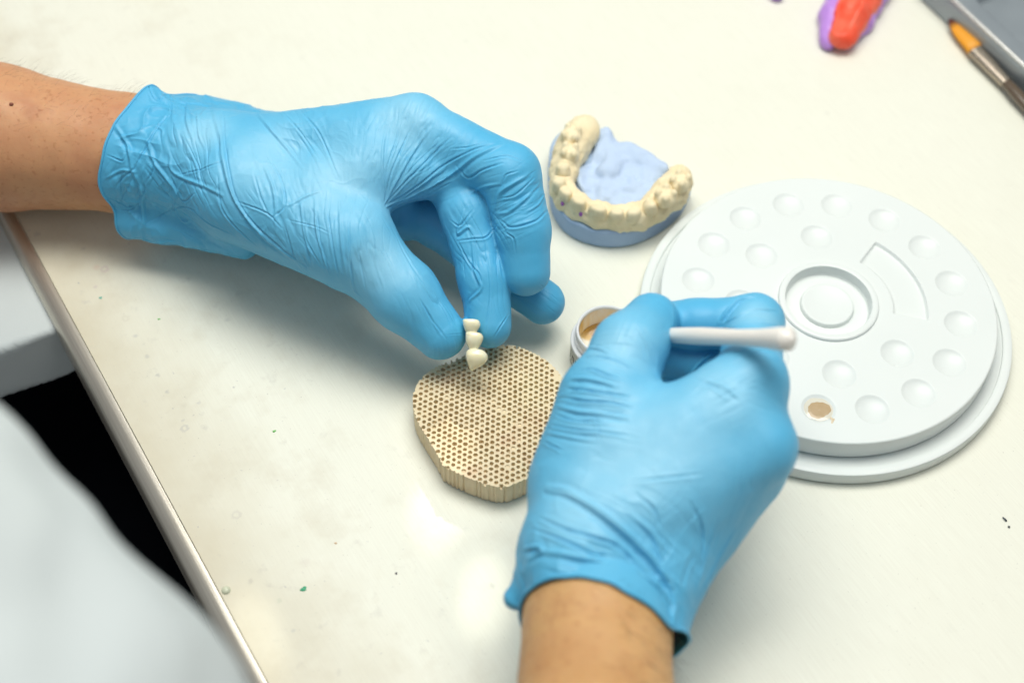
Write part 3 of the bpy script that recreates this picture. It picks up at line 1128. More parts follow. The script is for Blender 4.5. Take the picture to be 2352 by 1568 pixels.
# individual marks left on the table: place, radius mm, strength, colour, ring or blot
MARKS = [(240, 618, 2.4, 0.45, (0.50, 0.34, 0.40), 1), (222, 614, 2.6, 0.35, (0.66, 0.42, 0.34), 0), (219, 659, 1.5, 0.4, (0.42, 0.32, 0.38), 0), (191, 571, 1.8, 0.35, (0.30, 0.30, 0.30), 0),
         (85, 538, 2.6, 0.4, (0.30, 0.30, 0.30), 0), (311, 771, 1.7, 0.45, (0.33, 0.33, 0.35), 0), (338, 819, 1.6, 0.45, (0.33, 0.33, 0.35), 0), (363, 861, 1.5, 0.55, (0.28, 0.29, 0.31), 0),
         (384, 899, 1.6, 0.5, (0.30, 0.31, 0.33), 0), (456, 925, 1.3, 0.4, (0.35, 0.35, 0.37), 0), (420, 965, 1.3, 0.4, (0.35, 0.35, 0.37), 0), (424, 983, 2.2, 0.45, (0.33, 0.33, 0.35), 1),
         (289, 731, 2.2, 0.3, (0.5, 0.45, 0.36), 1), (523, 734, 1.6, 0.35, (0.36, 0.36, 0.36), 0), (543, 1182, 2.6, 0.35, (0.4, 0.37, 0.36), 1), (576, 1334, 1.8, 0.5, (0.38, 0.36, 0.32), 0),
         (700, 1290, 3.5, 0.25, (0.5, 0.42, 0.38), 0), (641, 1379, 1.6, 0.4, (0.42, 0.48, 0.36), 0), (674, 1447, 1.4, 0.4, (0.34, 0.36, 0.38), 0), (1130, 1345, 1.8, 0.4, (0.36, 0.36, 0.34), 0),
         (330, 790, 1.2, 0.3, (0.4, 0.4, 0.4), 0), (1070, 95, 2.0, 0.2, (0.4, 0.4, 0.38), 0), (1900, 260, 2.2, 0.2, (0.42, 0.4, 0.36), 0), (2200, 1020, 1.6, 0.3, (0.4, 0.4, 0.38), 0), (735, 250, 2.0, 0.2, (0.5, 0.46, 0.36), 0)]
wob = n.math('MULTIPLY', n.math('SUBTRACT', n.noise(700, 2), 0.5), 0.0022)
for px, py, rr, stg, colr, rng_f in MARKS:
    vd = n.add('ShaderNodeVectorMath', operation='DISTANCE')
    n.t.links.new(n.co, vd.inputs[0])
    vd.inputs[1].default_value = tuple(A(px, py, 0) * MM)
    stg = stg * 0.7
    rr = rr * (0.6 if rng_f else 0.85)
    d_ = n.math('ADD', vd.outputs['Value'], wob)
    if rng_f:
        f_ = n.remap(n.math('ABSOLUTE', n.math('SUBTRACT', d_, rr * MM)), 0.0002, 0.0009, stg, 0.0)
    else:
        f_ = n.remap(d_, rr * 0.3 * MM, rr * MM, stg, 0.0)
    base = n.mix(f_, base, colr)
n.out('Base Color', base)
n.out('Roughness', n.remap(n.noise(40, 4, 0.6), 0.3, 0.7, 0.38, 0.46))
n.out('Normal', n.bump(grain, 0.16, 0.00025, n.bump(n.noise(16, 3, 0.5), 0.05, 0.002)))

tb = bmesh.new()
quad = [Fa, Fb, Fb - EN * 1500, Fa - EN * 1500]
V = [q_ + np.array([0, 0, 0]) for q_ in quad] + [q_ + np.array([0, 0, -26.0]) for q_ in quad]
tb.free()
table = link('tabletop', mesh_np('tabletop', V, [(0, 1, 2, 3), (7, 6, 5, 4), (1, 0, 4, 5), (2, 1, 5, 6), (3, 2, 6, 7), (0, 3, 7, 4)], False), M_TABLE)
if table.data.polygons[0].normal.z < 0:
    table.data.flip_normals()
tag(table, 'cream white tabletop with faint brushed grain, smudges and coloured flecks', 'table', kind='structure')
M_TRIM = mat('edge_strip_metal', (0.52, 0.48, 0.41), 0.34, 0.5, metal=0.85)
n = N(M_TRIM)
al = n.mapping((1, 1, 1), (0, 0, -rot))
gv = n.add('ShaderNodeMapping')
n.t.links.new(al, gv.inputs['Vector'])
gv.inputs['Scale'].default_value = (25, 1500, 900)
gr = n.noise(1.0, 3, 0.6, gv.outputs[0])
n.out('Base Color', n.mix(n.remap(gr, 0.3, 0.7), (0.52, 0.48, 0.41), (0.66, 0.62, 0.54)))
n.out('Normal', n.bump(gr, 0.2, 0.0003))
prof = [(0.15, -20.0), (0.15, 0.1), (0.5, 0.45), (2.6, 0.35), (4.4, -0.3), (6.0, -1.5), (7.2, -3.1), (7.9, -5.2), (8.1, -8.0), (8.1, -20), (7.6, -21), (0.3, -21)]
V, F = [], []
NS = 2
for q_ in (Fa, Fb):
    for o_, z_ in prof:
        V.append(q_ + EN * o_ + np.array([0, 0, z_]))
m_ = len(prof)
for k in range(m_):
    F.append((k, (k + 1) % m_, m_ + (k + 1) % m_, m_ + k))
link('edge_strip', mesh_np('edge_strip', V, F, True, 40), M_TRIM, table)

floor = link('floor', mesh_np('floor', [(-2500, -2500, -720), (2500, -2500, -720), (2500, 2500, -720), (-2500, 2500, -720)], [(0, 1, 2, 3)], False),
             mat('floor_grey', (0.35, 0.35, 0.33), 0.6))
tag(floor, 'grey floor far below the table edge', 'floor', kind='structure')

# coloured flecks stuck to the table
FLECKS = [((697, 1352), 2.6, 1.3, 35, (0.02, 0.33, 0.16), 'dark green wax fleck, largest of the flecks, on the table near its edge strip'),
          ((630, 990), 1.5, 0.7, 30, (0.16, 0.50, 0.12), 'bright grass green fleck on the open table, level with the honeycomb tray'),
          ((231, 684), 1.3, 0.9, 0, (0.16, 0.45, 0.36), 'pale teal fleck on the table beneath the glove, close to the edge strip'),
          ((365, 733), 1.2, 0.6, 10, (0.18, 0.50, 0.13), 'pale green fleck on the table below the gloved hand with the bridge'),
          ((910, 1316), 0.9, 0.8, 0, (0.12, 0.12, 0.13), 'tiny dark grey crumb on the open table between tray and coat'),
          ((771, 1247), 1.1, 0.5, 0, (0.62, 0.42, 0.25), 'tiny tan sliver on the table left of the bright glints')]
for (px, py), a, b, rot_, c, lab in FLECKS:
    p = A(px, py, 0)
    a, b = a * 0.55, b * 0.6
    V, F = [], []
    k = 11
    for lev, (sc, z) in enumerate(((1.0, 0.02), (0.92, 0.22), (0.5, 0.36))):
        for j in range(k):
            w = 2 * math.pi * j / k
            rr = sc * (1 + 0.18 * math.sin(3 * w + px) + 0.1 * math.sin(5 * w + py))
            x, y = a * rr * math.cos(w), b * 1.2 * rr * math.sin(w)
            t = math.radians(rot_)
            V.append(p + np.array([x * math.cos(t) - y * math.sin(t), x * math.sin(t) + y * math.cos(t), z]))
    for lev in range(2):
        for j in range(k):
            F.append((lev * k + j, lev * k + (j + 1) % k, (lev + 1) * k + (j + 1) % k, (lev + 1) * k + j))
    F.append(tuple(range(2 * k, 3 * k)))
    tag(link('wax_fleck', mesh_np('wax_fleck', V, F), mat('fleck', c, 0.45)), lab, 'fleck', 'flecks on the table')
V, F = tube([A(2303, 1187, 0.5), A(2310, 1193, 0.7), A(2312, 1196, 0.5), A(2309, 1190, 0.5)], [0.25, 0.38, 0.28, 0.1], 6)
tag(link('bristle_scrap', mesh_np('bristle_scrap', V, F), mat('scrap', (0.07, 0.08, 0.10), 0.6)),
    'dark bent scrap on the bare table at the far right', 'scrap', 'flecks on the table')
V, F = tube([A(2315, 1208, 0.4), A(2319, 1209, 0.6), A(2318, 1211, 0.4)], [0.3, 0.45, 0.2], 6)
tag(link('bristle_scrap', mesh_np('bristle_scrap', V, F), bpy.data.materials['scrap']),
    'tiny dark crumb just below the bent scrap on the bare table', 'scrap', 'flecks on the table')
V, F = lathe([(0.0, 1.15), (0.8, 1.05), (1.4, 0.75), (1.75, 0.3), (1.85, 0.02)], 20, A(519, 1355, 0))
tag(link('wax_drop', mesh_np('wax_drop', V, F), mat('clear_wax', (0.55, 0.58, 0.44), 0.2, 0.6)),
    'small round translucent drop beside the edge strip of the table', 'drop')


# ------------------------------------------------------------------ honeycomb firing tray
from mathutils.geometry import delaunay_2d_cdt


def inside_poly(P, poly):
    x, y = P[:, 0], P[:, 1]
    r = np.zeros(len(P), bool)
    n_ = len(poly)
    j = n_ - 1
    for i in range(n_):
        xi, yi, xj, yj = *poly[i], *poly[j]
        c = ((yi > y) != (yj > y)) & (x < (xj - xi) * (y - yi) / ((yj - yi) if yj != yi else 1e-9) + xi)
        r ^= c
        j = i
    return r


def plate_with_holes(outer, holes, seeds=None):
    """triangulated sheet: outer polygon minus hole polygons (2-D, mm). returns verts, triangles"""
    vs, es = [], []
    for loop in [outer] + holes:
        o_ = len(vs)
        vs += [Vector((float(p[0]), float(p[1]))) for p in loop]
        k = len(loop)
        es += [(o_ + i, o_ + (i + 1) % k) for i in range(k)]
    for p in (seeds if seeds is not None else []):
        vs.append(Vector((float(p[0]), float(p[1]))))
    v2, e2, f2, *_ = delaunay_2d_cdt(vs, es, [], 0, 1e-5)
    V2 = np.array([(v.x, v.y) for v in v2])
    T = np.array([tuple(f) for f in f2])
    return V2, T


TZ = 13.0
out_px = [(948, 915), (955, 888), (975, 860), (1010, 838), (1060, 818), (1110, 802), (1150, 792), (1192, 796), (1232, 813), (1266, 836),
          (1292, 866), (1308, 897), (1306, 945), (1290, 1000), (1262, 1050), (1222, 1090), (1190, 1108), (1155, 1118), (1110, 1110),
          (1070, 1094), (1022, 1072), (1012, 1056), (1000, 1034), (985, 1010), (965, 978), (951, 945)]
outl = spline([A(x, y, TZ)[:2] for x, y in out_px], 0.36, True)
dd = np.array([0.16 * vnoise(np.array([[p[0] / 1.1, p[1] / 1.1, 0.3]]), 5)[0] + 0.14 * vnoise(np.array([[p[0] / 3, p[1] / 3, 2.3]]), 6)[0] for p in outl])
cen = outl.mean(0)
s_ = np.r_[0, np.cumsum(np.linalg.norm(np.diff(outl, axis=0), axis=1))]
fl_ = np.abs(np.sin(s_ * math.pi / 2.25 + 1.5 * vnoise(np.c_[s_ / 6.0, s_ * 0, s_ * 0], 9)))
dd = dd - 0.75 * (1 - fl_) ** 2 * np.clip(0.7 + vnoise(np.c_[s_ / 4.0, s_ * 0 + 5, s_ * 0], 10), 0.1, 1.2)
nrm = outl - cen
nrm /= np.linalg.norm(nrm, axis=1, keepdims=True)
outl = outl + nrm * dd[:, None]
PITCH_H = 2.56
holes, fills = [], []
for i in range(-20, 21):
    for j in range(-22, 23):
        p = cen + np.array([i * PITCH_H * 0.866, (j + 0.5 * (i % 2)) * PITCH_H]) + rng.normal(0, 0.05, 2)
        if not inside_poly(p[None], outl)[0] and np.min(np.linalg.norm(outl - p, axis=1)) > 1.0:
            continue
        dm = np.min(np.linalg.norm(outl - p, axis=1))
        # the far right keeps an uncut rim
        vec = p - cen
        if vec[0] > 25 and vec[1] > -2 and dm < 2.6:
            continue
        r_ = 0.88 * (1 + rng.normal(0, 0.06))
        if not inside_poly(p[None], outl)[0] or dm < 0.35:
            continue
        k = 12
        e_ = 1 + rng.normal(0, 0.05)
        holes.append([(p[0] + r_ * e_ * math.cos(2 * math.pi * t / k + 0.1), p[1] + r_ / e_ * math.sin(2 * math.pi * t / k + 0.1)) for t in range(k)])
        fills.append((p, r_, rng.random()))
V2, T = plate_with_holes(outl, holes)
cc = V2[T].mean(1)
ok = inside_poly(cc, outl)
hc = np.array([f[0] for f in fills])
hr = np.array([f[1] for f in fills])
for i0 in range(0, len(cc), 4000):
    c_ = cc[i0:i0 + 4000]
    dq = np.linalg.norm(c_[:, None] - hc[None], axis=2)
    hit = np.zeros(len(c_), bool)
    near = dq.argmin(1)
    for q_ in range(len(c_)):
        if ok[i0 + q_] and dq[q_, near[q_]] < 1.1:
            hit[q_] = inside_poly(c_[q_][None], holes[near[q_]])[0]
    ok[i0:i0 + 4000] &= ~hit
T = T[ok]
bm = bmesh.new()
zt = TZ + 0.10 * vnoise(np.c_[V2 / 4.0, np.zeros(len(V2))], 15) + 0.05 * vnoise(np.c_[V2 / 1.0, np.zeros(len(V2))], 16)
tv = [bm.verts.new((V2[i, 0] * MM, V2[i, 1] * MM, zt[i] * MM)) for i in range(len(V2))]
for t in T:
    try:
        f_ = bm.faces.new([tv[i] for i in t])
        if f_.normal.z < 0:
            pass
    except ValueError:
        pass
bm.normal_update()
for f_ in bm.faces:
    if f_.normal.z < 0:
        f_.normal_flip()
be = [e for e in bm.edges if len(e.link_faces) == 1]
bot = {}
hole_ring = {}
hdep = rng.uniform(1.2, 2.3, len(holes))


def hole_of(e):
    q0 = np.array([(v.co.x, v.co.y) for v in e.verts]) / MM
    m_ = q0.mean(0)
    k_ = int(np.argmin(np.linalg.norm(hc - m_, axis=1)))
    return k_ if np.linalg.norm(hc[k_] - m_) < hr[k_] * 1.1 and (np.linalg.norm(hc[k_] - q0, axis=1) < hr[k_] * 1.16).all() else -1


def low(v, k_):
    if (v, k_) not in bot:
        bot[(v, k_)] = bm.verts.new((v.co.x, v.co.y, (0.3 if k_ < 0 else TZ - hdep[k_]) * MM))
        if k_ >= 0:
            hole_ring.setdefault(k_, []).append(bot[(v, k_)])
    return bot[(v, k_)]


for e in be:
    f0 = e.link_faces[0]
    a, b = e.verts
    for lp in f0.loops:
        if lp.edge == e:
            a, b = lp.vert, lp.link_loop_next.vert
    k_ = hole_of(e)
    bm.faces.new((b, a, low(a, k_), low(b, k_)))
# where the cut edge runs through a hole, close the side below it
by_v = {}
for (v, k_) in list(bot):
    by_v.setdefault(v, []).append(k_)
cutv = {}
for v, ks in by_v.items():
    if len(ks) == 2 and -1 in ks:
        cutv.setdefault(max(ks), []).append(v)
for k_, vs_ in cutv.items():
    if len(vs_) == 2:
        a, b = vs_
        try:
            bm.faces.new((bot[(a, k_)], bot[(b, k_)], bot[(b, -1)], bot[(a, -1)]))
        except ValueError:
            pass
for k_, vs_ in hole_ring.items():
    c_ = hc[k_] * MM
    vs_.sort(key=lambda v: math.atan2(v.co.y - c_[1], v.co.x - c_[0]))
    if len(vs_) > 4:
        bm.faces.new(vs_)
loose = [v for v in bm.verts if not v.link_faces]
for v in loose:
    bm.verts.remove(v)
# a few clogged holes
for p, r_, q_ in fills:
    if q_ < 0.07:
        z = (TZ - rng.uniform(0.3, 2.0)) * MM
        ring = [bm.verts.new(((p[0] + 0.99 * r_ * math.cos(2 * math.pi * t / 10)) * MM, (p[1] + 0.99 * r_ * math.sin(2 * math.pi * t / 10)) * MM,
                              z + rng.normal(0, 0.08) * MM)) for t in range(10)]
        if inside_poly(p[None], outl)[0]:
            bm.faces.new(ring)
me = bpy.data.meshes.new('firing_tray')
bm.to_mesh(me)
bm.free()
M_TRAY = mat('honeycomb_ceramic', (0.78, 0.66, 0.45), 0.85, 0.2)
n = N(M_TRAY)
c0 = n.ramp(n.noise(55, 4, 0.6), [(0.3, (0.73, 0.595, 0.39)), (0.55, (0.77, 0.655, 0.455)), (0.75, (0.71, 0.54, 0.37))])
c0 = n.mix(n.remap(n.noise(18, 3, 0.5), 0.45, 0.75, 0, 0.5), c0, (0.79, 0.69, 0.44))
sp = n.ramp(n.noise(700, 2, 0.5), [(0.66, (1, 1, 1)), (0.78, (0.75, 0.62, 0.5))])
n.out('Base Color', n.mix(1.0, c0, sp, 'MULTIPLY'))
n.out('Normal', n.bump(n.noise(1500, 3, 0.6), 0.3, 0.0003))
ft = link('firing_tray', me, M_TRAY)
tag(ft, 'cream ceramic honeycomb firing tray with round holes lying on the table', 'firing tray')

# ------------------------------------------------------------------ three-unit dental bridge
BR_ROWS = [(405, 600, 720), (409, 572, 775), (418, 552, 815), (436, 544, 840), (470, 548, 858), (510, 552, 866), (545, 562, 856), (575, 575, 838), (600, 585, 822), (622, 597, 806),
           (636, 606, 800), (641, 606, 815), (648, 603, 845), (662, 600, 872), (685, 599, 898), (730, 596, 916), (770, 595, 914), (805, 598, 902), (840, 610, 884), (870, 630, 864), (900, 647, 842),
           (925, 660, 826), (938, 664, 822), (944, 655, 845), (953, 640, 885), (970, 620, 922), (1000, 605, 956), (1035, 596, 980), (1080, 598, 996), (1130, 611, 992), (1170, 624, 966),
           (1210, 638, 920), (1250, 650, 865), (1285, 662, 805), (1310, 675, 765), (1324, 692, 740), (1330, 705, 722)]
V, Q = [], []
K = 36
bz = A(1090, 800, 31)
mmpx = np.linalg.norm(A(1091, 800, 31) - A(1090, 800, 31))
for y, xl, xr in BR_ROWS:
    cx = ((xl + xr) / 2 * 0.1289 + 992.25 - 1090) * mmpx
    cy = -((y * 0.1289 + 679.9) - 800) * mmpx
    hw = (xr - xl) / 2 * 0.1289 * mmpx
    for j in range(K):
        w_ = 2 * math.pi * j / K
        ca, sa = math.cos(w_), math.sin(w_)
        V.append(bz + RT * (cx + hw * math.copysign(abs(ca) ** 0.85, ca)) + UP * cy + FW * (hw * 0.84 * math.copysign(abs(sa) ** 0.85, sa)))
for i in range(len(BR_ROWS) - 1):
    for j in range(K):
        Q.append((i * K + j, (i + 1) * K + j, (i + 1) * K + (j + 1) % K, i * K + (j + 1) % K))
Q.append(tuple(range(K)))
Q.append(tuple(reversed(range((len(BR_ROWS) - 1) * K, len(BR_ROWS) * K))))
V = np.array(V)
V = V + np.stack([0.10 * vnoise(V / 2.4, 33 + k_) for k_ in range(3)], 1)
M_BRIDGE = mat('tooth_ceramic', (0.80, 0.76, 0.55), 0.22, 0.5, 0.35, (1, 0.8, 0.45), 0.002, coat=0.4)
n = N(M_BRIDGE)
n.out('Base Color', n.ramp(n.noise(160, 2), [(0.35, (0.83, 0.79, 0.58)), (0.7, (0.80, 0.73, 0.47))]))
tag(link('dental_bridge', mesh_np('dental_bridge', V, Q), M_BRIDGE),
    'ivory three-unit dental bridge pinched between gloved fingers above the honeycomb tray', 'dental bridge')

# ------------------------------------------------------------------ round mixing palette and its base dish
M_PAL = mat('white_ceramic', (0.78, 0.81, 0.79), 0.36, 0.4)
n = N(M_PAL)
n.out('Base Color', n.ramp(n.noise(14, 3), [(0.3, (0.70, 0.745, 0.73)), (0.7, (0.73, 0.77, 0.755))]))
n.out('Roughness', n.remap(n.noise(60, 3), 0.3, 0.7, 0.32, 0.42))
PZ = 17.0
PC = np.array([139.5, 14.9])
PR = 0.5 * np.linalg.norm(A(1520, 690, PZ) - A(2293, 760, PZ)) + 0.6
pc3 = np.array([PC[0], PC[1], 0])
plate = thing('mixing_palette', 'round white ceramic mixing palette with a ring of shallow wells, seated in the base dish', 'palette',
              (PC[0], PC[1], 8))
wells = []
for k in range(16):
    a = math.radians(125.0) - k * math.pi / 8
    wells.append((PC + 58.0 * np.array([math.cos(a), math.sin(a)]), 7.5))
for x, y in ((1875.9, 544.3), (1749, 586.6), (1703, 694), (1928, 858), (2061.7, 810.7), (1775, 820)):
    wells.append((A(x, y, PZ)[:2], 7.5))


def circ(c, r, k):
    return [(c[0] + r * math.cos(2 * math.pi * t / k), c[1] + r * math.sin(2 * math.pi * t / k)) for t in range(k)]


# sector shaped mixing field
sec_px = [(2009, 554), (1969.5, 604), (2054, 723.5), (2139, 733.5)]
pol = []
for x, y in sec_px:
    q = A(x, y, PZ)[:2] - PC
    pol.append((math.hypot(*q), math.atan2(q[1], q[0])))
r_o = 0.5 * (pol[0][0] + pol[3][0])
r_i = 0.5 * (pol[1][0] + pol[2][0])
a0, a1 = 0.5 * (pol[0][1] + pol[1][1]), 0.5 * (pol[2][1] + pol[3][1])


def sector(inset):
    o_ = []
    for t in np.linspace(a0 - inset / r_o, a1 + inset / r_o, 24):
        o_.append((PC[0] + (r_o - inset) * math.cos(t), PC[1] + (r_o - inset) * math.sin(t)))
    for t in np.linspace(a1 + inset / r_i, a0 - inset / r_i, 18):
        o_.append((PC[0] + (r_i + inset) * math.cos(t), PC[1] + (r_i + inset) * math.sin(t)))
    return o_


holes_p = [circ(c, r, 40) for c, r in wells] + [circ(PC, 22.6, 72), sector(0)]
out_c = circ(PC, PR - 0.8, 160)
V2, T = plate_with_holes(np.array(out_c), holes_p)
cc = V2[T].mean(1)
ok = np.linalg.norm(cc - PC, axis=1) < PR - 0.8
ok &= np.linalg.norm(cc - PC, axis=1) > 22.55
for (c, r) in wells:
    ok &= np.linalg.norm(cc - c, axis=1) > r - 0.02
ok &= ~inside_poly(cc, sector(0))
T = T[ok]
V = [(p[0], p[1], PZ) for p in V2]
F = []
for t in T:
    a, b, c = (V2[i] for i in t)
    F.append(tuple(t) if np.cross(b - a, c - a) > 0 else tuple(t[::-1]))
o_ = len(V)
pr = [(PR - 0.8, PZ - 0.001), (PR - 0.35, PZ - 0.12), (PR - 0.1, PZ - 0.4), (PR, PZ - 0.9), (PR, 7.0), (PR - 0.3, 6.6), (PR - 3, 6.55), (0.5, 6.55)]
v_, f_ = lathe(pr, 160, pc3)
V += v_
F += [tuple(o_ + i for i in reversed(q)) for q in f_]
link('plate', mesh_np('plate', V, F, True, 35), M_PAL, plate)


def bowl(c, r, depth, parent, name):
    pr = [(r, PZ), (r - 0.25, PZ - 0.05), (r - 0.55, PZ - 0.22)]
    R0 = r - 0.55
    for t in np.linspace(0.0, 1.0, 12)[1:]:
        rr = R0 * (1 - t)
        pr.append((max(rr, 0.02), PZ - 0.22 - depth * (1 - (rr / R0) ** 2) ** 0.85))
    v_, f_ = lathe(pr, 40, (c[0], c[1], 0))
    return link(name, mesh_np(name, v_, [tuple(reversed(q)) for q in f_]), M_PAL, parent)


for c, r in wells:
    bowl(c, r, 1.65, plate, 'well')
# mixing field recess
V, F = [], []
rings = [(0, 0), (0.3, -0.08), (0.6, -0.4), (0.9, -1.3), (1.4, -1.7), (2.2, -1.8)]
for ins, dz in rings:
    V += [(p[0], p[1], PZ + dz) for p in sector(ins)]
k = 42
for i in range(len(rings) - 1):
    for j in range(k):
        F.append((i * k + j, i * k + (j + 1) % k, (i + 1) * k + (j + 1) % k, (i + 1) * k + j))
inner = sector(2.2)
# fill the floor as strips between the two arcs
i0 = (len(rings) - 1) * k
for j in range(23):
    ja = i0 + j
    jb = i0 + j + 1
    ta = i0 + k - 1 - int(round(j * 17 / 23))
    tb_ = i0 + k - 1 - int(round((j + 1) * 17 / 23))
    F.append((ja, jb, tb_, ta) if ta != tb_ else (ja, jb, ta))
me = mesh_np('mixing_field', V, F, True, 60)
bm = bmesh.new()
bm.from_mesh(me)
bmesh.ops.recalc_face_normals(bm, faces=bm.faces)
if sum(f.normal.z for f in bm.faces) < 0:
    bmesh.ops.reverse_faces(bm, faces=bm.faces)
bm.to_mesh(me)
bm.free()
link('mixing_field', me, M_PAL, plate)
# central cup with a raised rim and a raised dish in its middle
cup = [(22.6, PZ), (22.3, PZ + 0.05), (22.1, PZ + 0.9), (21.7, PZ + 1.35), (21.2, PZ + 1.5), (19.6, PZ + 1.5), (19.2, PZ + 1.3), (19.0, PZ + 0.8),
       (18.7, PZ - 3.2), (18.1, PZ - 3.9), (17, PZ - 4.0), (12.6, PZ - 4.0), (12.0, PZ - 3.8), (11.8, PZ - 3.2), (11.6, PZ - 2.1), (11.2, PZ - 1.7), (10.6, PZ - 1.6),
       (10.0, PZ - 1.75), (8, PZ - 2.15), (5, PZ - 2.5), (2, PZ - 2.65), (0.02, PZ - 2.7)]
v_, f_ = lathe(cup, 96, pc3)
link('centre_cup', mesh_np('centre_cup', v_, [tuple(reversed(q)) for q in f_], True, 28), M_PAL, plate)

b0, b1 = A(1470, 690, 7), A(2317, 740, 7)
BR = 0.5 * np.linalg.norm(b1 - b0) + 0.3
bottom = A(1985, 1114, 0)
bc = np.array([0.5 * (b0 + b1)[0], bottom[1] + BR])
base = [(0.05, 6.3), (BR - 4.5, 6.3), (BR - 4.35, 6.4), (BR - 4.2, 7.1), (BR - 3.8, 7.35), (BR - 0.8, 7.2), (BR - 0.25, 7.0), (BR, 6.4),
        (BR, 1.0), (BR - 0.4, 0.3), (BR - 2, 0.25), (0.05, 0.25)]
print('palette', PR, BR, PC, bc, r_i, r_o)
v_, f_ = lathe(base, 160, (bc[0], bc[1], 0))
tag(link('base_dish', mesh_np('base_dish', v_, [tuple(reversed(q)) for q in f_], True, 35), M_PAL),
    'wide white round dish under the mixing palette, its stepped rim showing around it', 'dish')

# tan glaze in one well, with a smear over the rim
M_GLAZE = mat('tan_glaze', (0.50, 0.33, 0.17), 0.18, 0.5)
n = N(M_GLAZE)
n.out('Base Color', n.ramp(n.noise(150, 3, 0.6), [(0.3, (0.50, 0.37, 0.225)), (0.65, (0.45, 0.32, 0.17)), (0.85, (0.42, 0.26, 0.11))]))
wc = wells[10][0]
V, F = [], []
K = 48
for lev, (s_, z) in enumerate(((1.0, 0.0), (0.9, 0.16), (0.6, 0.2), (0.02, 0.2))):
    for j in range(K):
        w = 2 * math.pi * j / K
        rad = 5.0 * (1 + 0.10 * math.sin(w * 2 + 0.6) + 0.06 * math.sin(3 * w + 1) + 0.025 * math.sin(11 * w + 2))
        V.append((wc[0] + 0.2 + s_ * rad * math.cos(w), wc[1] - 0.3 + s_ * rad * 0.95 * math.sin(w), PZ - 0.76 + z * 0.8))
for lev in range(3):
    for j in range(K):
        F.append((lev * K + j, lev * K + (j + 1) % K, (lev + 1) * K + (j + 1) % K, (lev + 1) * K + j))
gz = link('glaze_puddle', mesh_np('glaze_puddle', V, F), M_GLAZE)
tag(gz, 'small tan glaze puddle in the stained well of the white palette', 'glaze')
V, F = [], []
for lev, (s_, z) in enumerate(((1.0, 0.0), (0.97, 0.05), (0.02, 0.05))):
    for j in range(K):
        w = 2 * math.pi * j / K
        rad = 6.0 * (1 + 0.04 * math.sin(w * 2 + 2) + 0.02 * math.sin(7 * w))
        V.append((wc[0] + s_ * rad * math.cos(w), wc[1] + s_ * rad * math.sin(w), PZ - 0.70 + z))
for lev in range(2):
    for j in range(K):
        F.append((lev * K + j, lev * K + (j + 1) % K, (lev + 1) * K + (j + 1) % K, (lev + 1) * K + j))
link('thin_film', mesh_np('thin_film', V, F), mat('thin_film', (0.68, 0.65, 0.55), 0.06), gz)
V, F = [], []
K = 16
sc = wc + np.array([5.2, -5.6])
for s_, z in ((1.0, 0.02), (0.8, 0.1), (0.05, 0.12)):
    for j in range(K):
        w = 2 * math.pi * j / K
        rad = 1 + 0.35 * math.sin(3 * w + 1) + 0.15 * math.sin(5 * w)
        V.append((sc[0] + s_ * rad * 0.8 * math.cos(w) - 0.1, sc[1] + s_ * rad * 1.5 * math.sin(w), PZ + z))
for lev in range(2):
    for j in range(K):
        F.append((lev * K + j, lev * K + (j + 1) % K, (lev + 1) * K + (j + 1) % K, (lev + 1) * K + j))
link('smear', mesh_np('smear', V, F), mat('thin_glaze', (0.66, 0.55, 0.38), 0.3), gz)

# ------------------------------------------------------------------ instrument handle held by the other hand
hA, hB = A(1470, 767, 70), A(1824, 779, 122)
ax = (hB - hA)
L_ = np.linalg.norm(ax)
ts = np.linspace(0, 1, 34)
rad = np.interp(ts, [0, 0.12, 0.25, 0.42, 0.55, 0.66, 0.8, 0.92, 0.97, 0.99, 1.0], [2.0, 2.4, 2.9, 3.3, 3.1, 2.95, 3.3, 4.15, 4.1, 3.5, 0.6])
V, F = tube([hA + ax * t for t in ts], rad, 28)
M_HANDLE = mat('white_plastic', (0.80, 0.77, 0.72), 0.28, 0.5, 0.1, (1, 0.9, 0.8), 0.002)
tag(link('brush_handle', mesh_np('brush_handle', V, F), M_HANDLE),
    'white plastic instrument handle with a flared end held in a gloved grip over the palette', 'brush handle')

# ------------------------------------------------------------------ jar of stain
JC = A(1396, 757, 22)
jar = thing('jar', 'small open white plastic jar half hidden behind the gloved thumb', 'jar', (JC[0], JC[1], 0))
j3 = (JC[0], JC[1], 0)
M_JAR = mat('jar_plastic', (0.80, 0.81, 0.82), 0.3, 0.5, 0.1, (1, 1, 1), 0.002)
body = [(0.05, 6.0), (12.0, 6.0), (12.2, 6.6), (12.4, 21.2), (12.7, 21.8), (13.2, 22.0), (13.6, 21.7), (13.7, 21.0), (13.7, 17.8), (14.2, 17.4), (14.3, 16.6),
        (13.7, 16.2), (13.7, 15.2), (15.3, 14.9), (15.7, 14.5), (15.7, 13.7), (15.4, 13.3), (15.3, 12.6), (15.3, 1.5), (14.9, 0.5), (14.0, 0.2), (0.05, 0.2)]
v_, f_ = lathe(body, 72, j3)
M_JIN = M_JAR
link('body', mesh_np('jar_body', v_, [tuple(reversed(q)) for q in f_], True, 45), M_JAR, jar)
M_LAB = mat('jar_label', (0.55, 0.56, 0.52), 0.4)
v_, f_ = lathe([(15.42, 1.8), (15.42, 12.4)], 72, j3)
lab = link('label', mesh_np('jar_label', v_, f_), M_LAB, jar)


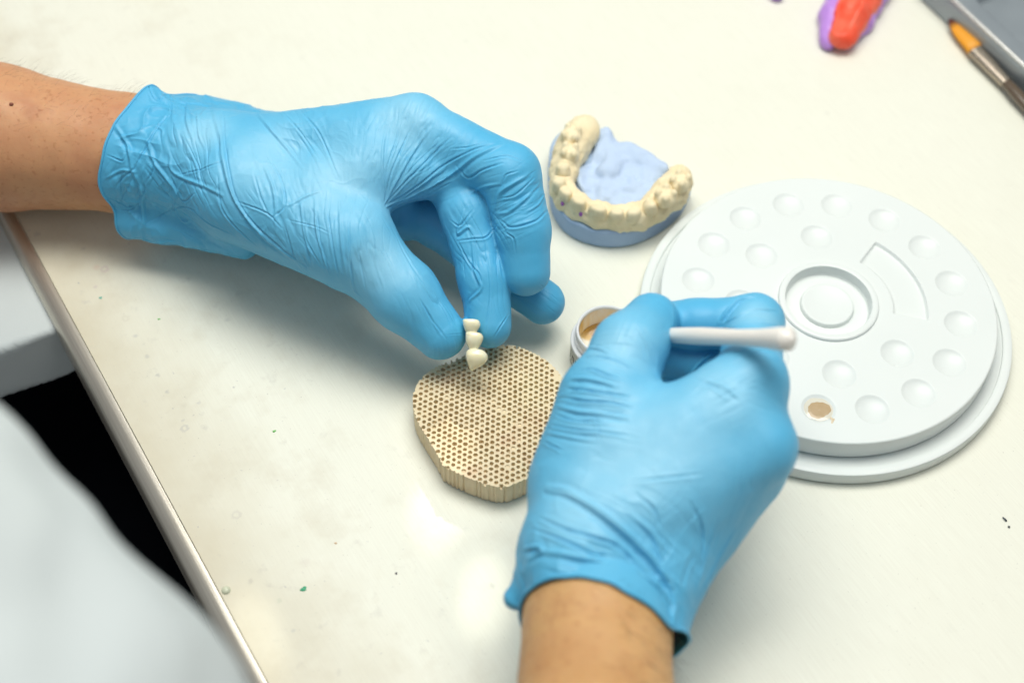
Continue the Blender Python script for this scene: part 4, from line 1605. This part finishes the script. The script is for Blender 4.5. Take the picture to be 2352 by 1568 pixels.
def arc_quad(V, F, a0_, a1_, z0, z1, r=15.5):
    k = max(1, int(abs(a1_ - a0_) / 0.04))
    for i in range(k):
        s0, s1 = a0_ + (a1_ - a0_) * i / k, a0_ + (a1_ - a0_) * (i + 1) / k
        o_ = len(V)
        for s_, z in ((s0, z0), (s1, z0), (s1, z1), (s0, z1)):
            V.append((JC[0] + r * math.cos(s_), JC[1] + r * math.sin(s_), z))
        F.append((o_, o_ + 1, o_ + 2, o_ + 3))


V, F = [], []
st = math.radians(186)
for gi, g in enumerate('lnoAd'):
    s0 = st + gi * 0.21
    w = 0.15
    if g == 'l':
        arc_quad(V, F, s0 + 0.06, s0 + 0.11, 5.6, 11)
    else:
        arc_quad(V, F, s0, s0 + 0.045, 5.6, 9.6)
        arc_quad(V, F, s0 + w - 0.045, s0 + w, 5.6, 9.6)
        arc_quad(V, F, s0 + 0.045, s0 + w - 0.045, 8.5, 9.6)
        if g in 'oAd':
            arc_quad(V, F, s0 + 0.045, s0 + w - 0.045, 5.6, 6.6)
arc_quad(V, F, st + 0.05, st + 1.0, 3.0, 3.5)
link('print', mesh_np('print', V, F, False), mat('print_ink', (0.05, 0.05, 0.06), 0.5), lab)
# stained inner wall and paste
M_STAIN = mat('stained_plastic', (0.7, 0.6, 0.45), 0.35)
n = N(M_STAIN)
mp = n.mapping((1, 1, 0.35), (0, 0, 0), tuple(-JC * MM))
n.out('Base Color', n.ramp(n.noise(120, 3, 0.55, mp), [(0.42, (0.88, 0.83, 0.74)), (0.55, (0.84, 0.68, 0.42)), (0.70, (0.74, 0.48, 0.14))]))
v_, f_ = lathe([(12.05, 8.0), (12.12, 13), (12.2, 20.8)], 60, j3)
link('stained_lining', mesh_np('stained_lining', v_, [tuple(reversed(q)) for q in f_]), M_STAIN, jar)
M_PASTE = mat('cream_paste', (0.80, 0.76, 0.63), 0.2, 0.5)
n = N(M_PASTE)
sx = n.add('ShaderNodeVectorMath', operation='DOT_PRODUCT')
n.t.links.new(n.co, sx.inputs[0])
sx.inputs[1].default_value = (0.25, 0.97, 0)
off = n.math('SUBTRACT', sx.outputs['Value'], float(JC[1] * 0.97 + JC[0] * 0.25) * MM)
off = n.math('ADD', off, n.math('MULTIPLY', n.math('SUBTRACT', n.noise(190, 2), 0.5), 0.006))
n.out('Base Color', n.ramp(n.remap(off, -0.006, 0.006), [(0.55, (0.87, 0.84, 0.74)), (0.7, (0.74, 0.54, 0.25)), (0.9, (0.55, 0.32, 0.09))]))
v_, f_ = lathe([(12.0, 11.2), (11.6, 9.8), (10.5, 9.2), (6, 9.0), (0.05, 9.1)], 48, j3)
tag(link('stain_paste', mesh_np('stain_paste', v_, [tuple(reversed(q)) for q in f_]), M_PASTE),
    'cream and ochre stain paste inside the small white jar', 'paste')


# ------------------------------------------------------------------ plaster model of a jaw
M_BLUE = mat('blue_plaster', (0.30, 0.41, 0.66), 0.75, 0.2)
n = N(M_BLUE)
n.out('Base Color', n.ramp(n.noise(70, 4, 0.6), [(0.3, (0.34, 0.46, 0.65)), (0.7, (0.40, 0.52, 0.70))]))
n.out('Normal', n.bump(n.noise(500, 3), 0.25, 0.0004))
M_BLUE2 = mat('pale_blue_plaster', (0.49, 0.61, 0.80), 0.7, 0.2)
n = N(M_BLUE2)
n.out('Normal', n.bump(n.noise(300, 3), 0.3, 0.0006))
M_CREAM = mat('cream_plaster', (0.82, 0.69, 0.43), 0.65, 0.25)
n = N(M_CREAM)
n.out('Base Color', n.ramp(n.noise(90, 4, 0.6), [(0.3, (0.82, 0.68, 0.42)), (0.7, (0.85, 0.75, 0.52))]))
n.out('Normal', n.bump(n.noise(400, 3), 0.25, 0.0005))

base_px = [(1258, 418, 0), (1262, 470, 0), (1272, 503, 0), (1297, 536, 0), (1339, 559, 0), (1398, 571, 0), (1456, 564, 0), (1515, 538, 0), (1562, 498, 0),
           (1580, 462, 0), (1590, 425, 8), (1560, 395, 14), (1500, 365, 14), (1440, 335, 14), (1385, 300, 14), (1335, 285, 10), (1285, 320, 6), (1262, 370, 0)]
base_poly = np.array([A(*p)[:2] for p in base_px])
base_poly = spline(base_poly, 2.5, True)


def sdpoly(P2, poly):
    d = np.full(len(P2), 1e9, np.float32)
    k = len(poly)
    for i in range(k):
        a, b = poly[i], poly[(i + 1) % k]
        e = (b - a).astype(np.float32)
        w = P2 - a.astype(np.float32)
        t = np.clip((w @ e) / max(float(e @ e), 1e-9), 0, 1)
        q = w - t[:, None] * e
        d = np.minimum(d, (q * q).sum(1))
    d = np.sqrt(d)
    return np.where(inside_poly(P2, poly), -d, d)


mc = base_poly.mean(0)
model = thing('dental_model', 'blue and cream plaster model of a lower jaw with teeth, standing behind the gloved hands', 'dental model', (mc[0], mc[1], 0))
lo2, hi2 = base_poly.min(0), base_poly.max(0)


def f_base(P):
    d2 = sdpoly(P[:, :2], base_poly)
    top = 11.0 + 0.8 * vnoise(np.c_[P[:, :2] / 6.0, np.zeros(len(P))], 3)
    return smax(d2 + 0.02 * (P[:, 2]), np.maximum(P[:, 2] - top, 0.3 - P[:, 2]), 1.2)


V, Q = sculpt(f_base, (lo2[0] - 4, lo2[1] - 4, -2), (hi2[0] + 4, hi2[1] + 4, 16), 1.1, 0)
link('base', mesh_quads('model_base', V, Q), M_BLUE, model)

AZ = 19.0
arch_px = [(1332, 298), (1312, 330), (1297, 375), (1291, 416), (1304, 440), (1334, 463), (1377, 480), (1425, 487), (1470, 481), (1506, 461), (1538, 432), (1560, 402)]
arch_r = [7.4, 7.2, 5.6, 4.8, 4.6, 4.4, 4.4, 4.4, 4.8, 5.6, 7.0, 6.2]
arch_w = [A(x, y, AZ) for x, y in arch_px]


def f_arch(P):
    up_ = chain(P, [(p - np.array([0, 0, 2.5]), r) for p, r in zip(arch_w, arch_r)], 3)
    dn = chain(P, [(p - np.array([0, 0, 7.0]), r + 0.5) for p, r in zip(arch_w, arch_r)], 3)
    d = smin(up_, dn, 3) + 0.6 * vnoise(P / 3.5, 7) + 0.3 * vnoise(P / 1.8, 8)
    bump_l = ellip(P, A(1345, 300, 17), (7, 9, 6))
    d = smin(d, bump_l, 3)
    fl = 9.6 + 1.0 * vnoise(np.c_[P[:, :2] / 5.0, np.zeros(len(P))], 4)
    return smax(d, fl - P[:, 2], 0.8)


V, Q = sculpt(f_arch, (lo2[0] - 12, lo2[1] - 14, 6), (hi2[0] + 14, hi2[1] + 12, 32), 1.0, 1)
arch = link('gum_arch', mesh_quads('gum_arch', V, Q), M_CREAM, model)

# the teeth, one by one round the arch: place, size across / along / high, kind
TEETH = [((1312, 312, 23), 5.0, 5.8, 4.2, 'm'), ((1308, 352, 22.5), 4.6, 5.0, 4.0, 'm'), ((1293, 392, 22), 3.6, 3.7, 4.4, 'p'), ((1284, 428, 20.5), 3.3, 3.5, 5.2, 'p'),
         ((1299, 446, 20), 2.9, 3.7, 5.8, 'f'), ((1328, 468, 20), 2.7, 4.1, 6.2, 'f'), ((1373, 486, 20), 2.7, 4.4, 6.2, 'f'), ((1416, 494, 20), 2.6, 3.6, 5.6, 'f'),
         ((1455, 492, 20), 2.8, 3.8, 5.6, 'f'), ((1492, 476, 21), 3.6, 3.6, 4.6, 'p'), ((1528, 452, 23.5), 4.7, 5.2, 4.2, 'm'), ((1562, 418, 23.5), 4.8, 5.2, 4.0, 'm')]
aw = np.array(arch_w)
ac = aw[:, :2].mean(0)
for (px, py, pz), sx_, sy_, sz_, kind in TEETH:
    c = A(px, py, pz)
    i = np.argmin(np.linalg.norm(aw[:, :2] - c[:2], axis=1))
    t = aw[min(i + 1, len(aw) - 1)] - aw[max(i - 1, 0)]
    t[2] = 0
    t = t / np.linalg.norm(t)
    R_ = np.stack([np.array([-t[1], t[0], 0]), t, np.array([0, 0, 1.0])], 1)

    def f_t(P, c=c, R_=R_, kind=kind, s=(sx_, sy_, sz_)):
        q = (P - c) @ R_
        q = q.astype(np.float32)
        d = ellip(q, (0, 0, -0.8), (s[0] * 1.06, s[1] * 1.06, s[2]))
        if kind == 'm':
            for ex in (-0.5, 0.5):
                for ey in (-0.5, 0.5):
                    d = smin(d, ellip(q, (s[0] * ex, s[1] * ey, s[2] * 0.52), (1.8, 2.0, 2.3)), 0.8)
            d = smax(d, -ellip(q, (0, 0, s[2] + 0.6), (1.7, 2.6, 1.7)), 0.8)
        elif kind == 'p':
            for ex in (-0.5, 0.45):
                d = smin(d, ellip(q, (s[0] * ex, 0, s[2] * 0.55), (1.5, 2.0, 1.7)), 1.0)
        else:
            d = smax(d, q[:, 2] - s[2] * 0.55, 0.8)
        return d + 0.12 * vnoise(P / 1.6, 12)
    e = max(sx_, sy_, sz_) + 3.5
    V, Q = sculpt(f_t, c - e, c + e, 0.8, 0)
    link('tooth', mesh_quads('tooth', V, Q), M_CREAM, arch)
# purple pencil marks on the gum line
pm, _ok = trace(f_arch, [1292, 1334], [468, 492])
M_MARK = mat('purple_pencil', (0.30, 0.10, 0.40), 0.6)
for p in pm:
    V, Q = sculpt(lambda X, p=p: ellip(X, p, (0.9, 0.9, 1.4)), p - 2.5, p + 2.5, 0.5, 0)
    link('pencil_mark', mesh_quads('pencil_mark', V, Q), M_MARK, arch)

ins_px = [(1383, 300), (1362, 370), (1335, 378), (1328, 400), (1345, 432), (1385, 458), (1440, 462), (1485, 440), (1515, 400), (1522, 384), (1480, 362), (1432, 334), (1405, 315)]
ins_poly = spline(np.array([A(x, y, 14)[:2] for x, y in ins_px]), 2.0, True)


def f_ins(P):
    d2 = sdpoly(P[:, :2], ins_poly) - 1.5
    q2 = np.c_[P[:, :2] / 7.0, np.zeros(len(P))]
    top = 13.2 + 1.6 * vnoise(q2, 23) + 0.8 * vnoise(q2 * 2.3, 24)
    d = smax(d2, np.maximum(P[:, 2] - top, 7 - P[:, 2]), 1.5)
    d = smin(d, ellip(P, A(1398, 392, 13.5), (5.5, 5, 3.6)), 2.5)
    d = smin(d, cone(P, A(1390, 312, 12), A(1405, 372, 12.2), 3.0, 3.4) + 0.7 * vnoise(P / 4.0, 25), 4.5)
    d = smin(d, cone(P, A(1440, 347, 12), A(1512, 387, 12), 3.8, 3.2) + 0.8 * vnoise(P / 4.0, 26), 5)
    return d


il, ih = ins_poly.min(0), ins_poly.max(0)
V, Q = sculpt(f_ins, (il[0] - 6, il[1] - 6, 4), (ih[0] + 6, ih[1] + 6, 22), 0.9, 0)
link('tongue_area', mesh_quads('tongue_area', V, Q), M_BLUE2, model)

# ------------------------------------------------------------------ silicone impression, top of the picture
M_PURP = mat('purple_silicone', (0.50, 0.26, 0.72), 0.4, 0.4, 0.2, (1, 0.6, 1), 0.003)
M_ORAN = mat('orange_silicone', (0.90, 0.115, 0.05), 0.4, 0.4, 0.3, (1, 0.35, 0.2), 0.003)
n = N(M_ORAN)
n.out('Base Color', n.ramp(n.noise(70, 3), [(0.35, (0.88, 0.09, 0.04)), (0.7, (0.90, 0.19, 0.11))]))
imp = thing('silicone_impression', 'purple and orange silicone impression lying on the table beyond the palette', 'impression', A(1950, 40, 0))


def f_purp(P):
    d = chain(P, [(A(1903, 95, 4), 4.6), (A(1912, 40, 5), 7.0), (A(1955, -60, 6), 8.0)], 3)
    d = smin(d, chain(P, [(A(1945, 90, 3.5), 4.5), (A(1974, 50, 4), 7.0), (A(2012, -30, 5), 9), (A(2030, -90, 5), 8)], 3), 4)
    d = d + 0.6 * vnoise(P / 4.5, 61)
    return smax(d, 0.2 - P[:, 2], 0.8)


pl = A(1940, 20, 0)
V, Q = sculpt(f_purp, pl - np.array([45, 52, 3]), pl + np.array([60, 70, 20]), 1.1, 0)
body_i = link('outer_shell', mesh_quads('outer_shell', V, Q), M_PURP, imp)


def f_oran(P):
    d = chain(P, [(A(1928, 84, 8), 6.0), (A(1952, 35, 10), 7.8), (A(1990, -70, 11), 9.0)], 4)
    d = smin(d, cone(P, A(1945, 90, 7), A(1995, 0, 8), 5, 7.5), 3)
    g = chain(P, [(A(1933, 60, 15.0), 3.3), (A(1952, 10, 17.2), 4.4), (A(1985, -70, 20), 5.2)], 3)
    return smax(d, -g, 2.0) + 0.35 * vnoise(P / 3.0, 66)


V, Q = sculpt(f_oran, pl - np.array([45, 52, 2]), pl + np.array([60, 70, 28]), 1.0, 0)
link('orange_liner', mesh_quads('orange_liner', V, Q), M_ORAN, imp)


def f_scrap(P):
    d = chain(P, [(A(1755, -42, 4), 6), (A(1786, -10, 3), 3.2)], 3) + 0.5 * vnoise(P / 3.0, 68)
    return smax(d, 0.2 - P[:, 2], 0.6)


pl = A(1770, -20, 0)
V, Q = sculpt(f_scrap, pl - np.array([22, 22, 2]), pl + np.array([22, 22, 14]), 0.9, 0)
tag(link('silicone_scrap', mesh_quads('silicone_scrap', V, Q), M_PURP),
    'small purple silicone scrap at the far side of the table, left of the orange impression', 'scrap')

# pale dish whose rim just shows beyond the forearm
V, F = lathe([(0.1, 0.3), (16.5, 0.3), (17.5, 1.2), (18.5, 6), (18.9, 6.6), (18.2, 6.8), (17.0, 2.5), (0.1, 2.2)], 48, A(352, -62, 0))
tag(link('small_dish', mesh_np('small_dish', V, F, True, 40), mat('grey_glass', (0.40, 0.41, 0.37), 0.3)),
    'pale grey dish at the far table side beyond the bare forearm, mostly cut off', 'dish')

# ------------------------------------------------------------------ grey instrument tray and brush, far right
TH = 16.0
r0, r1 = A(2184, 0, TH), A(2352, 157, TH)
td = (r1 - r0) / np.linalg.norm(r1 - r0)
tn = np.array([-td[1], td[0], 0])
if tn[0] < 0:
    tn = -tn
M_STEEL = mat('tray_grey', (0.30, 0.34, 0.37), 0.35, 0.5, metal=0.35)
n = N(M_STEEL)
n.out('Roughness', n.remap(n.noise(60, 3), 0.3, 0.7, 0.28, 0.45))
tray = thing('instrument_tray', 'grey metal instrument tray with rounded recess at the far corner of the table', 'tray', r0 * np.array([1, 1, 0]))
C0 = r0 - td * 130
LEN, WID = 330.0, 190.0


def tp(a, b, z):
    return C0 + td * a + tn * b + np.array([0, 0, z - TH])


def rrect(x0, y0, x1, y1, r, k=8):
    o_ = []
    for cx, cy, s in ((x1 - r, y1 - r, 0), (x0 + r, y1 - r, 1), (x0 + r, y0 + r, 2), (x1 - r, y0 + r, 3)):
        for t in range(k + 1):
            w = math.pi / 2 * (s + t / k)
            o_.append((cx + r * math.cos(w), cy + r * math.sin(w)))
    return o_


rec_c = A(2287, 46, TH - 1) - C0
ra, rb = float(rec_c @ td), float(rec_c @ tn)
V, F = [], []


def ring_of(ins, z, shape):
    if shape == 'o':
        pts = rrect(ins, ins, LEN - ins, WID - ins, max(9 - ins, 1.0))
    else:
        pts = rrect(ra - 26 + ins, rb + ins, ra - 26 + 170 - ins, WID - 14 - ins, max(14 - ins, 2))
    return [tp(x, y, z) for x, y in pts]


k = 36
stack = [ring_of(1.5, 0.3, 'o'), ring_of(0.6, 1.2, 'o'), ring_of(0, TH - 4, 'o'), ring_of(0.0, TH - 1.0, 'o'), ring_of(0.5, TH - 0.2, 'o'), ring_of(1.2, TH - 0.1, 'o'), ring_of(2.2, TH - 0.2, 'o'), ring_of(2.8, TH - 1.4, 'o'),
         ring_of(0, TH - 1.4, 'i'), ring_of(0.8, TH - 1.7, 'i'), ring_of(1.6, TH - 3.0, 'i'), ring_of(2.5, 5.5, 'i'), ring_of(4.0, 4.1, 'i'), ring_of(6, 4.0, 'i')]
for s_ in stack:
    V += s_
for i in range(len(stack) - 1):
    for j in range(k):
        F.append((i * k + j, i * k + (j + 1) % k, (i + 1) * k + (j + 1) % k, (i + 1) * k + j))
F.append(tuple(range((len(stack) - 1) * k, len(stack) * k)))
me = mesh_np('tray_body', V, F, True, 40)
link('body', me, M_STEEL, tray)
rm = ring_of(1.2, TH, 'o')
v_, f_ = tube(rm + [rm[0], rm[1]], 1.25, 10, False)
link('rim', mesh_np('rim', v_, f_), mat('polished_rim', (0.66, 0.66, 0.64), 0.25, 0.5, metal=0.6), tray)

bt, b1_, b2_, b3_ = A(2182, 45, 5.5), A(2204, 77, 5.0), A(2243, 119, 5.0), A(2350, 235, 4.5)
bd = (b3_ - b2_) / np.linalg.norm(b3_ - b2_)
bs = np.cross(bd, FW)
bs = bs / np.linalg.norm(bs)
bn = np.cross(bs, bd)
brush = thing('flat_brush', 'flat brush with orange bristles and brown tip leaning by the grey tray', 'brush', b2_ * np.array([1, 1, 0]))


def flat_loft(secs, k=16):
    V, F = [], []
    for c, w, h in secs:
        for j in range(k):
            a = 2 * math.pi * j / k
            ca, sa = math.cos(a), math.sin(a)
            V.append(np.asarray(c) + bs * w * math.copysign(abs(ca) ** 0.6, ca) + bn * (h * math.copysign(abs(sa) ** 0.8, sa)))
    for i in range(len(secs) - 1):
        for j in range(k):
            F.append((i * k + j, i * k + (j + 1) % k, (i + 1) * k + (j + 1) % k, (i + 1) * k + j))
    F.append(tuple(range(k - 1, -1, -1)))
    F.append(tuple(range((len(secs) - 1) * k, len(secs) * k)))
    return V, F


M_BR = mat('bristles', (0.80, 0.33, 0.01), 0.5)
n = N(M_BR)
gx = n.add('ShaderNodeVectorMath', operation='DOT_PRODUCT')
n.t.links.new(n.co, gx.inputs[0])
gx.inputs[1].default_value = tuple(bd)
tpos = n.math('SUBTRACT', gx.outputs['Value'], float(bt @ bd) * MM)
n.out('Base Color', n.ramp(n.remap(tpos, 0.0, 0.012), [(0.25, (0.12, 0.025, 0.012)), (0.6, (0.80, 0.33, 0.01))]))
Lb = np.linalg.norm(b2_ - bt)
V, F = flat_loft([(bt, 1.2, 0.5), (bt + bd * Lb * 0.15, 3.0, 1.0), (bt + bd * Lb * 0.4, 4.4, 1.7), (bt + bd * Lb * 0.75, 4.9, 2.1), (b2_, 4.2, 2.2)])
link('bristles', mesh_np('bristles', V, F), M_BR, brush)
M_FER = mat('ferrule_metal', (0.42, 0.36, 0.29), 0.22, 0.5, metal=0.9)
V, F = flat_loft([(b2_ - bd * 1.0, 4.4, 2.5), (b2_ + bd * 9, 3.9, 2.7), (b2_ + bd * 26, 3.0, 2.9)])
link('ferrule', mesh_np('ferrule', V, F, True, 50), M_FER, brush)
V, F = flat_loft([(b2_ + bd * 26, 2.8, 2.7), (b2_ + bd * 35, 3.3, 3.3), (b2_ + bd * 60, 3.0, 3.0), (b2_ + bd * 150, 2.0, 2.0)])
link('handle', mesh_np('handle', V, F, True, 50), mat('brush_lacquer', (0.10, 0.07, 0.045), 0.2, 0.5, coat=0.5), brush)

# ------------------------------------------------------------------ lamps, added fill and glint spots
w = bpy.data.worlds.new('World')
SC.world = w
w.use_nodes = True
w.node_tree.nodes['Background'].inputs[0].default_value = (0.92, 0.97, 1.0, 1)
w.node_tree.nodes['Background'].inputs[1].default_value = 0.31


def area(name, loc, aim, size, power, col, sy=None):
    l = bpy.data.lights.new(name, 'AREA')
    l.energy = power
    l.color = col
    l.size = size
    if sy:
        l.shape = 'RECTANGLE'
        l.size_y = sy
    o = bpy.data.objects.new(name, l)
    COL.objects.link(o)
    o.location = Vector(loc)
    o.rotation_euler = (Vector(aim) - Vector(loc)).to_track_quat('-Z', 'Y').to_euler()
    return o


area('ceiling_lamp', (0.24, 0.24, 1.2), (0, 0, 0), 0.6, 9.1, (1.0, 0.98, 0.91))
area('ceiling_lamp', (-0.20, 0.30, 1.2), (0, 0.02, 0), 0.6, 7.8, (1.0, 0.985, 0.92))
area('added_fill', (-0.9, -0.55, 1.0), (-0.1, 0, 0), 0.9, 0.9, (0.95, 0.98, 1.0))  # added weak fill from the front left, no window stands there


def spot(name, aim, off, deg, power, col=(1.0, 0.96, 0.82)):
    l = bpy.data.lights.new(name, 'SPOT')
    l.energy = power
    l.color = col
    l.spot_size = math.radians(deg)
    l.spot_blend = 0.9
    l.shadow_soft_size = 0.004
    o = bpy.data.objects.new(name, l)
    COL.objects.link(o)
    aim = Vector(aim) * MM
    o.location = aim + Vector(off)
    o.rotation_euler = (-Vector(off)).to_track_quat('-Z', 'Y').to_euler()
    return o


spot('glint_spot', A(1012, 1158, 0), (0.10, 0.75, 0.60), 1.8, 22)  # added narrow spots, each aimed to put one bright glint on the table
spot('glint_spot', A(1118, 1372, 0), (0.05, 0.75, 0.55), 1.8, 20)
spot('glint_spot', A(592, 1462, 0), (-0.35, 0.75, 0.45), 1.6, 20)


# ------------------------------------------------------------------ camera object
cam = bpy.data.cameras.new('camera')
co = bpy.data.objects.new('camera', cam)
COL.objects.link(co)
co.matrix_world = Matrix(((RT[0], UP[0], -FW[0], CAM[0] * MM), (RT[1], UP[1], -FW[1], CAM[1] * MM),
                          (RT[2], UP[2], -FW[2], CAM[2] * MM), (0, 0, 0, 1)))
cam.lens = 50
cam.sensor_width = 36
cam.clip_start = 0.01
cam.clip_end = 20
cam.dof.use_dof = True
cam.dof.focus_distance = float((A(1090, 800, 24) - CAM) @ FW) * MM
cam.dof.aperture_fstop = 5.0
SC.camera = co
SC.render.engine = 'CYCLES'
SC.cycles.use_denoising = True
SC.view_settings.view_transform = 'Standard'
SC.view_settings.look = 'None'
SC.view_settings.exposure = 0
SC.view_settings.gamma = 1
